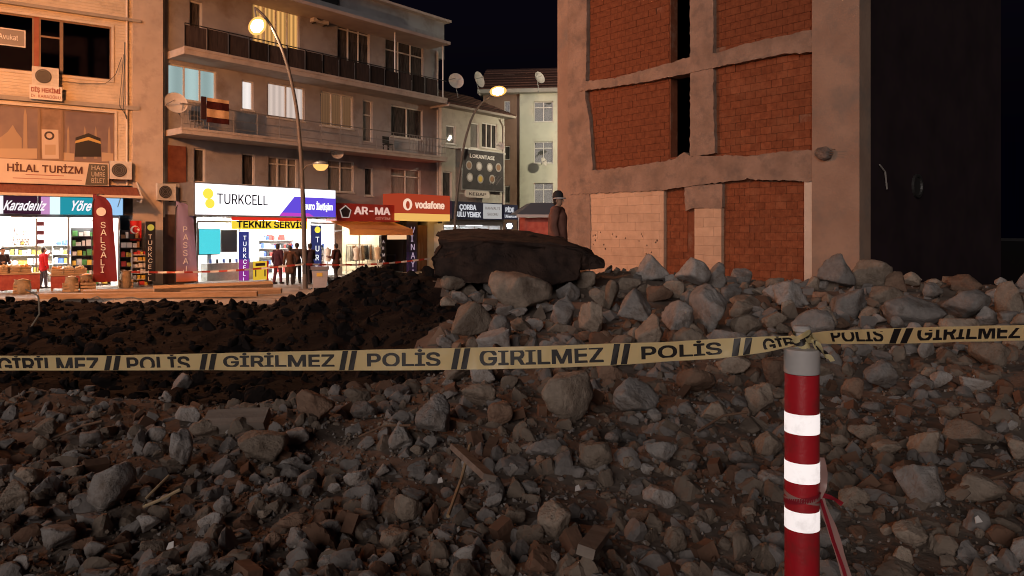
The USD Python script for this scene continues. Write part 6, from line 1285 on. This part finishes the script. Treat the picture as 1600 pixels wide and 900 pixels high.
wl_ = [('POLİS', -180, -60, 0.15, 1), ('//', -40, -12, 0, 1), ('GİRİLMEZ', -3, 155, 0.3, 1.0), ('//', 163, 191, 0, 1), ('POLİS', 199, 298, 0.2, 1.0), ('//', 312, 341, 0, 1), ('GİRİLMEZ', 350, 524, 0, 1), ('//', 531, 560, 0, 1), ('POLİS', 575, 690, 0, 1), ('//', 706, 737, 0, 1), ('GİRİLMEZ', 751, 945, 0, 0.94), ('//', 955, 988, 0, 1), ('POLİS', 1004, 1130, 0, 1), ('//', 1143, 1178, 0, 1), ('GİR', 1192, 1240, 0.2, 1)]
TY = 2.28
ws = TY / FPX
tape('yellow police tape stretched across the foreground left of the bollard', [tp(-420, 572, TY), tp(0, 567.5, TY), tp(180, 567, TY), tp(350, 565, TY), tp(520, 563.5, TY), tp(700, 561, TY), tp(850, 558, TY), tp(1000, 552, TY), tp(1120, 545, TY), tp(1200, 538, TY - 0.02), tp(1246, 531, 2.19)],
     [(0, 24 * ws), (fr(0), 24 * ws), (fr(170), 24 * ws), (fr(320), 26.5 * ws), (fr(500), 31 * ws), (fr(700), 34 * ws), (fr(950), 34 * ws), (fr(1130), 30 * ws), (fr(1200), 24 * ws), (1, 15 * ws)],
     [(t_, fr(a), fr(b), c0, c1) for t_, a, b, c0, c1 in wl_], [(0, 0.1), (fr(150), 0.15), (fr(400), 0.0), (fr(700), -0.05), (fr(950), -0.1), (fr(1050), 0.25), (fr(1150), -0.15), (fr(1220), 0.3), (1, 0.5)], crumple=0.25)
rx0_, rx1_ = 1258.0, 2050.0; fr2 = lambda px: (px - rx0_) / (rx1_ - rx0_)
wr_ = [('POLİS', 1296, 1366, 0.0, 0.75), ('//', 1374, 1406, 0, 1), ('GİRİLMEZ', 1412, 1560, 0.0, 0.72), ('//', 1570, 1600, 0, 1), ('POLİS', 1612, 1720, 0, 0.8)]
tape('yellow police tape running from the bollard knob off to the right', [tp(1258, 529, 2.17), tp(1300, 527, 2.24), tp(1400, 525, 2.35), tp(1500, 522, 2.45), tp(1600, 520, 2.55), tp(1800, 516, 2.75), tp(2050, 512, 3.0)],
     [(0, 14 * ws), (fr2(1290), 20 * ws), (fr2(1400), 26 * ws), (1, 32 * ws)], [(t_, fr2(a), fr2(b), c0, c1) for t_, a, b, c0, c1 in wr_], [(0, -0.6), (fr2(1300), -0.35), (fr2(1400), 0.1), (1, 0.1)], crumple=0.3)
# the turns of tape around the knob
o = thing('tape_knot', 'crumpled turns of police tape tied round the bollard knob', 'tape knot', (bxx, BY, zf(533)))
rk = np.random.default_rng(9)
for q in range(5):
    a = np.linspace(0, 2 * math.pi, 40); rad_ = R0 * (0.40 + 0.035 * q); pts = np.stack([rad_ * np.cos(a), rad_ * np.sin(a), 0.012 * np.sin(a * 2 + q) + 0.008 * (q - 2)], 1)
    obj('turn', ribbon_mesh(ribbon(pts, 0.015 + 0.005 * rk.random(), (0, 0, 1), None, twist=0.7 * np.sin(a * 2 + q * 1.3)), 0.0006), yel if q % 2 == 0 else ink if q == 3 else yel, o, True)
for q in range(3):
    a = np.linspace(0, 1, 12); pts = np.stack([R0 * (0.45 + a * (0.5 + 0.25 * q)), -R0 * 0.5 - 0.01 * q + 0 * a, 0.0 - 0.025 * a * (1 + q * 0.6) + 0.006 * np.sin(a * 9)], 1)
    obj('loose_end', ribbon_mesh(ribbon(pts, 0.014, (0, 0, 1), None, twist=a * (2 + q)), 0.0006), [yel, ink, yel][q], o, True)
# torn barrier tape wound round the bollard and hanging to the ground
pale_t = tape_mat('torn_tape_pale', (0.55, 0.36, 0.33), (0.55, 0.3, 0.28)); red_t = tape_mat('torn_tape_red', (0.42, 0.03, 0.05), (0.4, 0.05, 0.05))
o = thing('torn_tape', 'torn pale red barrier tape wound round the bollard and hanging beside it', 'barrier tape', (bxx, BY, bz0))
a = np.linspace(-0.3, 2 * math.pi - 0.1, 50)
for q, (pz_, wq, m) in enumerate(((768, 0.012, pale_t), (775, 0.016, red_t), (781, 0.006, pale_t))):
    pts = np.stack([R0 * 1.03 * np.cos(a), R0 * 1.03 * np.sin(a), zl_(pz_) + 0.012 * np.sin(a + q * 2.0)], 1); obj('turn', ribbon_mesh(ribbon(pts, wq, (0, 0, 1), None), 0.0006), m, o, True)
for q, (poly_, wq, m) in enumerate(((((1278, 768), (1284, 790), (1298, 820), (1308, 850), (1316, 878), (1330, 925)), 0.028, pale_t), (((1279, 770), (1290, 805), (1302, 845), (1318, 890), (1328, 925)), 0.010, red_t), (((1281, 715), (1287, 740), (1284, 762), (1277, 776)), 0.026, pale_t), (((1276, 772), (1295, 776), (1308, 782), (1316, 788)), 0.014, red_t))):
    P = along([point(a_, b_, BY - 0.01 - 0.004 * q) - np.array([bxx, BY, bz0]) for a_, b_ in poly_], 0.01); tq = np.linspace(0, 1, len(P)); up = (1, 0, 0.2) if q != 3 else (0, 0, 1)
    obj('strip', ribbon_mesh(ribbon(P, wq, up, None, twist=0.5 * np.sin(tq * 7 + q) + 0.3), 0.0006, 2), m, o, True)
